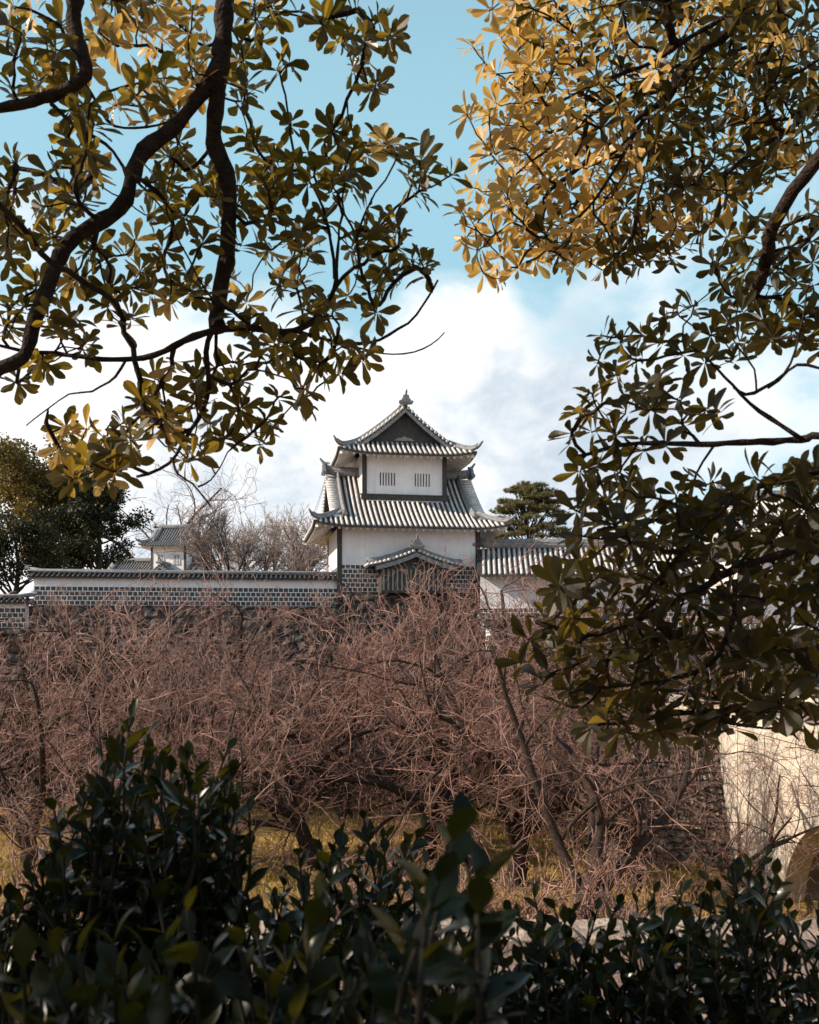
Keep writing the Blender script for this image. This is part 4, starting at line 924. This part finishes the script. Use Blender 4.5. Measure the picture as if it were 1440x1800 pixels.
# ---------------------------------------------- far evergreens and pines
def clump_tree(label, loc, height, width, material, n_clump, per, leaf, seed_shape=1., trunk_h=.35):
    t = thing('evergreen_tree', label, 'tree', loc, 0, 'evergreens behind the castle walls')
    k = np.linspace(0, 1, 10)[:, None]; tr = np.concatenate([.4 * np.sin(k * 3), .2 * np.sin(k * 2), k * height * .8], 1)[None]
    w = MB(); w.tubes(tr, (height * .03 * (1.2 - k[:, 0]))[None], 8)
    c1, r1 = children(tr, (height * .03 * (1.2 - k[:, 0]))[None], 22, width * .42, 60, 7, .12, .2, trunk_h, .5, .3); w.tubes(c1, r1, 5)
    c2, r2 = children(c1, r1, 5, width * .18, 45, 5, .15, .15, .3, .6, .4); w.tubes(c2, np.maximum(r2, .02), 4); w.build('trunk', 'far_bark', t, True)
    ends = np.concatenate([c2[:, -1], c1[:, -1], c2[:, 2]]); C = ends[rng.permutation(len(ends))[:n_clump]]
    n = len(C) * per; cr = width * .085
    q = norm(rng.normal(size=(n, 3))) * (rng.random((n, 1)) ** .45) * cr * np.array([1.25, 1.25, .75]) * rng.uniform(.6, 1.3, (len(C), 1)).repeat(per, 0)
    O = C.repeat(per, 0) + q; D = norm(q + rng.normal(size=(n, 3)) * cr * .6); m = MB()
    leaves(m, O, D, norm(rng.normal(size=(n, 3)) + (0, 0, 1.2)), leaf * rng.uniform(.6, 1.2, n), leaf * .6, [(0, .1), (.5, .5), (1, .05)], .1, .1); m.build('crown', material, t)
    return t
fit(clump_tree('large evergreen tree with sunlit olive crown at far left', (*P(70, 0, 74)[:2], 4.4), 11.9, 13.5, 'leaf_far', 190, 170, .30, trunk_h=.10), 764)
clump_tree('darker evergreen tree in front of the wide leafless one', (*P(165, 0, 71)[:2], 4.4), 9.3, 9.0, 'leaf_far_dark', 120, 150, .26, trunk_h=.08)
clump_tree('low dark evergreen by the left end of the long wall', (*P(20, 0, 66)[:2], 3.4), 7.2, 7.5, 'leaf_far_dark', 70, 150, .24, trunk_h=.1)
clump_tree('unseen evergreen tree added behind the viewpoint to block sky light', (2.5, -9, 0), 12., 12., 'leaf_far_dark', 110, 120, .3, trunk_h=.12)  # both trees behind the viewpoint are added to darken the foreground
clump_tree('second unseen evergreen tree added behind the viewpoint to block sky light, further left', (-7, -8, 0), 11., 11., 'leaf_far_dark', 110, 120, .3, trunk_h=.12)
def pine(label, loc, height, width, rz=0):
    t = thing('pine_tree', label, 'tree', loc, rz, 'pines behind the gate')
    k = np.linspace(0, 1, 9)[:, None]; tr = np.concatenate([.5 * np.sin(k * 5), .3 * np.sin(k * 4), k * height * .88], 1)[None]; rr = (height * .028 * (1.15 - .85 * k[:, 0]))[None]
    w = MB(); w.tubes(tr, rr, 8); chs = []; tips = []
    for i in range(72):                       # flat pads of needles over a broad dome
        r = math.sqrt((i + .5) / 72); ang = i * 2.4; hz = height * (1 - .52 * r ** 2.2 - rng.uniform(0, .10)); e = np.array([math.cos(ang) * r * width / 2, math.sin(ang) * r * width / 2, hz - .2])
        p0 = tr[0, int(np.clip((hz / height - .18) * 9, 2, 8))]; u = np.linspace(0, 1, 7)[:, None]; c = p0 + (e - p0) * u; c[:, 2] -= .3 * np.sin(u[:, 0] * 3.1) * r; c[1:-1] += rng.normal(size=(5, 3)) * .06; chs.append(c)
        m_ = 46; q = norm(rng.normal(size=(m_, 3))) * rng.random((m_, 1)) ** .4 * np.array([1.0, 1.0, .42]) * rng.uniform(.6, 1.1); q[:, 2] = np.abs(q[:, 2]) - .08; tips.append(e + q)
    ch = np.stack(chs); w.tubes(ch, np.broadcast_to(np.linspace(.09, .03, 7), ch.shape[:2]).copy(), 5); c2, r2 = children(ch, np.full(ch.shape[:2], .04), 5, width * .12, 60, 4, .15, .2, .5, .6, .5); w.tubes(c2, r2, 4); w.build('trunk', 'far_bark', t, True)
    tips = np.concatenate(tips); n = 20; O = tips.repeat(n, 0); D = norm(rng.normal(size=(len(O), 3)) * (1, 1, .6) + (0, 0, .75)); m = MB()
    leaves(m, O, D, norm(rng.normal(size=D.shape)), rng.uniform(.18, .32, len(O)), .045, [(0, .5), (1, .1)], .0, .0); m.build('crown', 'needle', t)
    return t
pine('spreading pine tree with layered crown right of the turret', (*P(930, 0, 76)[:2], 4.4), 10.4, 7.0)
pine('pine tree behind the large gatehouse at the right', (*P(1420, 0, 82)[:2], 4.4), 13.2, 8., 1.)
pine('shorter pine tree between gate wing and gatehouse', (*P(1290, 0, 84)[:2], 4.4), 9.2, 6., 2.)

# ---------------------------------------------- small far turret
ft = thing('castle_turret', 'small distant turret with tiled roofs above the long wall', 'turret', (*P(266, 0, 114)[:2], 4.4), R_(-9))
m = MB(); m.box((0, 0, 4.2), (4.5, 4.5, 8.8)); m.build('wall', 'plaster', ft)
for x in (-.05, 4.3): m = MB(); m.box((x, -.05, 4.2), (x + .25, .2, 8.6)); m.build('corner_post', 'dark_timber', ft)
for x in (.8, 2.9):
    m = MB(); m.box((x, -.04, 6.2), (x + .9, .0, 7.5)); w = m.build('window', 'dark_timber', ft)
    m = MB()
    for k in range(5): m.box((x + k * .2, -.09, 6.2), (x + k * .2 + .09, -.045, 7.5))
    m.build('window_bars', 'plaster', w)
tiled_roof(ft, (2.25, 2.25, 8.6), 'x', 3.5, 3.3, 2.4, 2.6, 1.1, sp=.34, c=1.6, rowmat='tile_ridge', orn=.7, ridge_h=.4)
m = MB(); m.box((-6, -1.6, 0), (6.3, 6, 4.4)); m.build('wall', 'plaster', ft)
tiled_roof(ft, (0.1, 2.2, 3.9), 'x', 7.6, 5.1, 2.9, 6.3, 1.2, sp=.36, rowmat='tile_ridge', orn=.7, ridge_h=.4)
tiled_roof(ft, (2.4, -.6, 3.95), 'y', 2.2, 3.2, 2.1, 2.2, .8, gable_end=True, sp=.36, rowmat='tile_ridge', orn=.7, ridge_h=.35, soffit=False)

# ---------------------------------------------- dry grass
n = 60000; m = MB(); x = rng.uniform(-28, 13, n); y = rng.uniform(27, 57, n); k = np.stack([x, y, np.full(n, GZ - .02)], 1)
leaves(m, k, norm(rng.normal(size=(n, 3)) * (.6, .6, 0) + (0, 0, 1)), norm(rng.normal(size=(n, 3)) + (0, -1, 0)), rng.uniform(.12, .42, n), .035, [(0, .5), (.6, .4), (1, .05)], .3, 0)
m.build('dry_grass', 'grass_dry', kind='stuff')
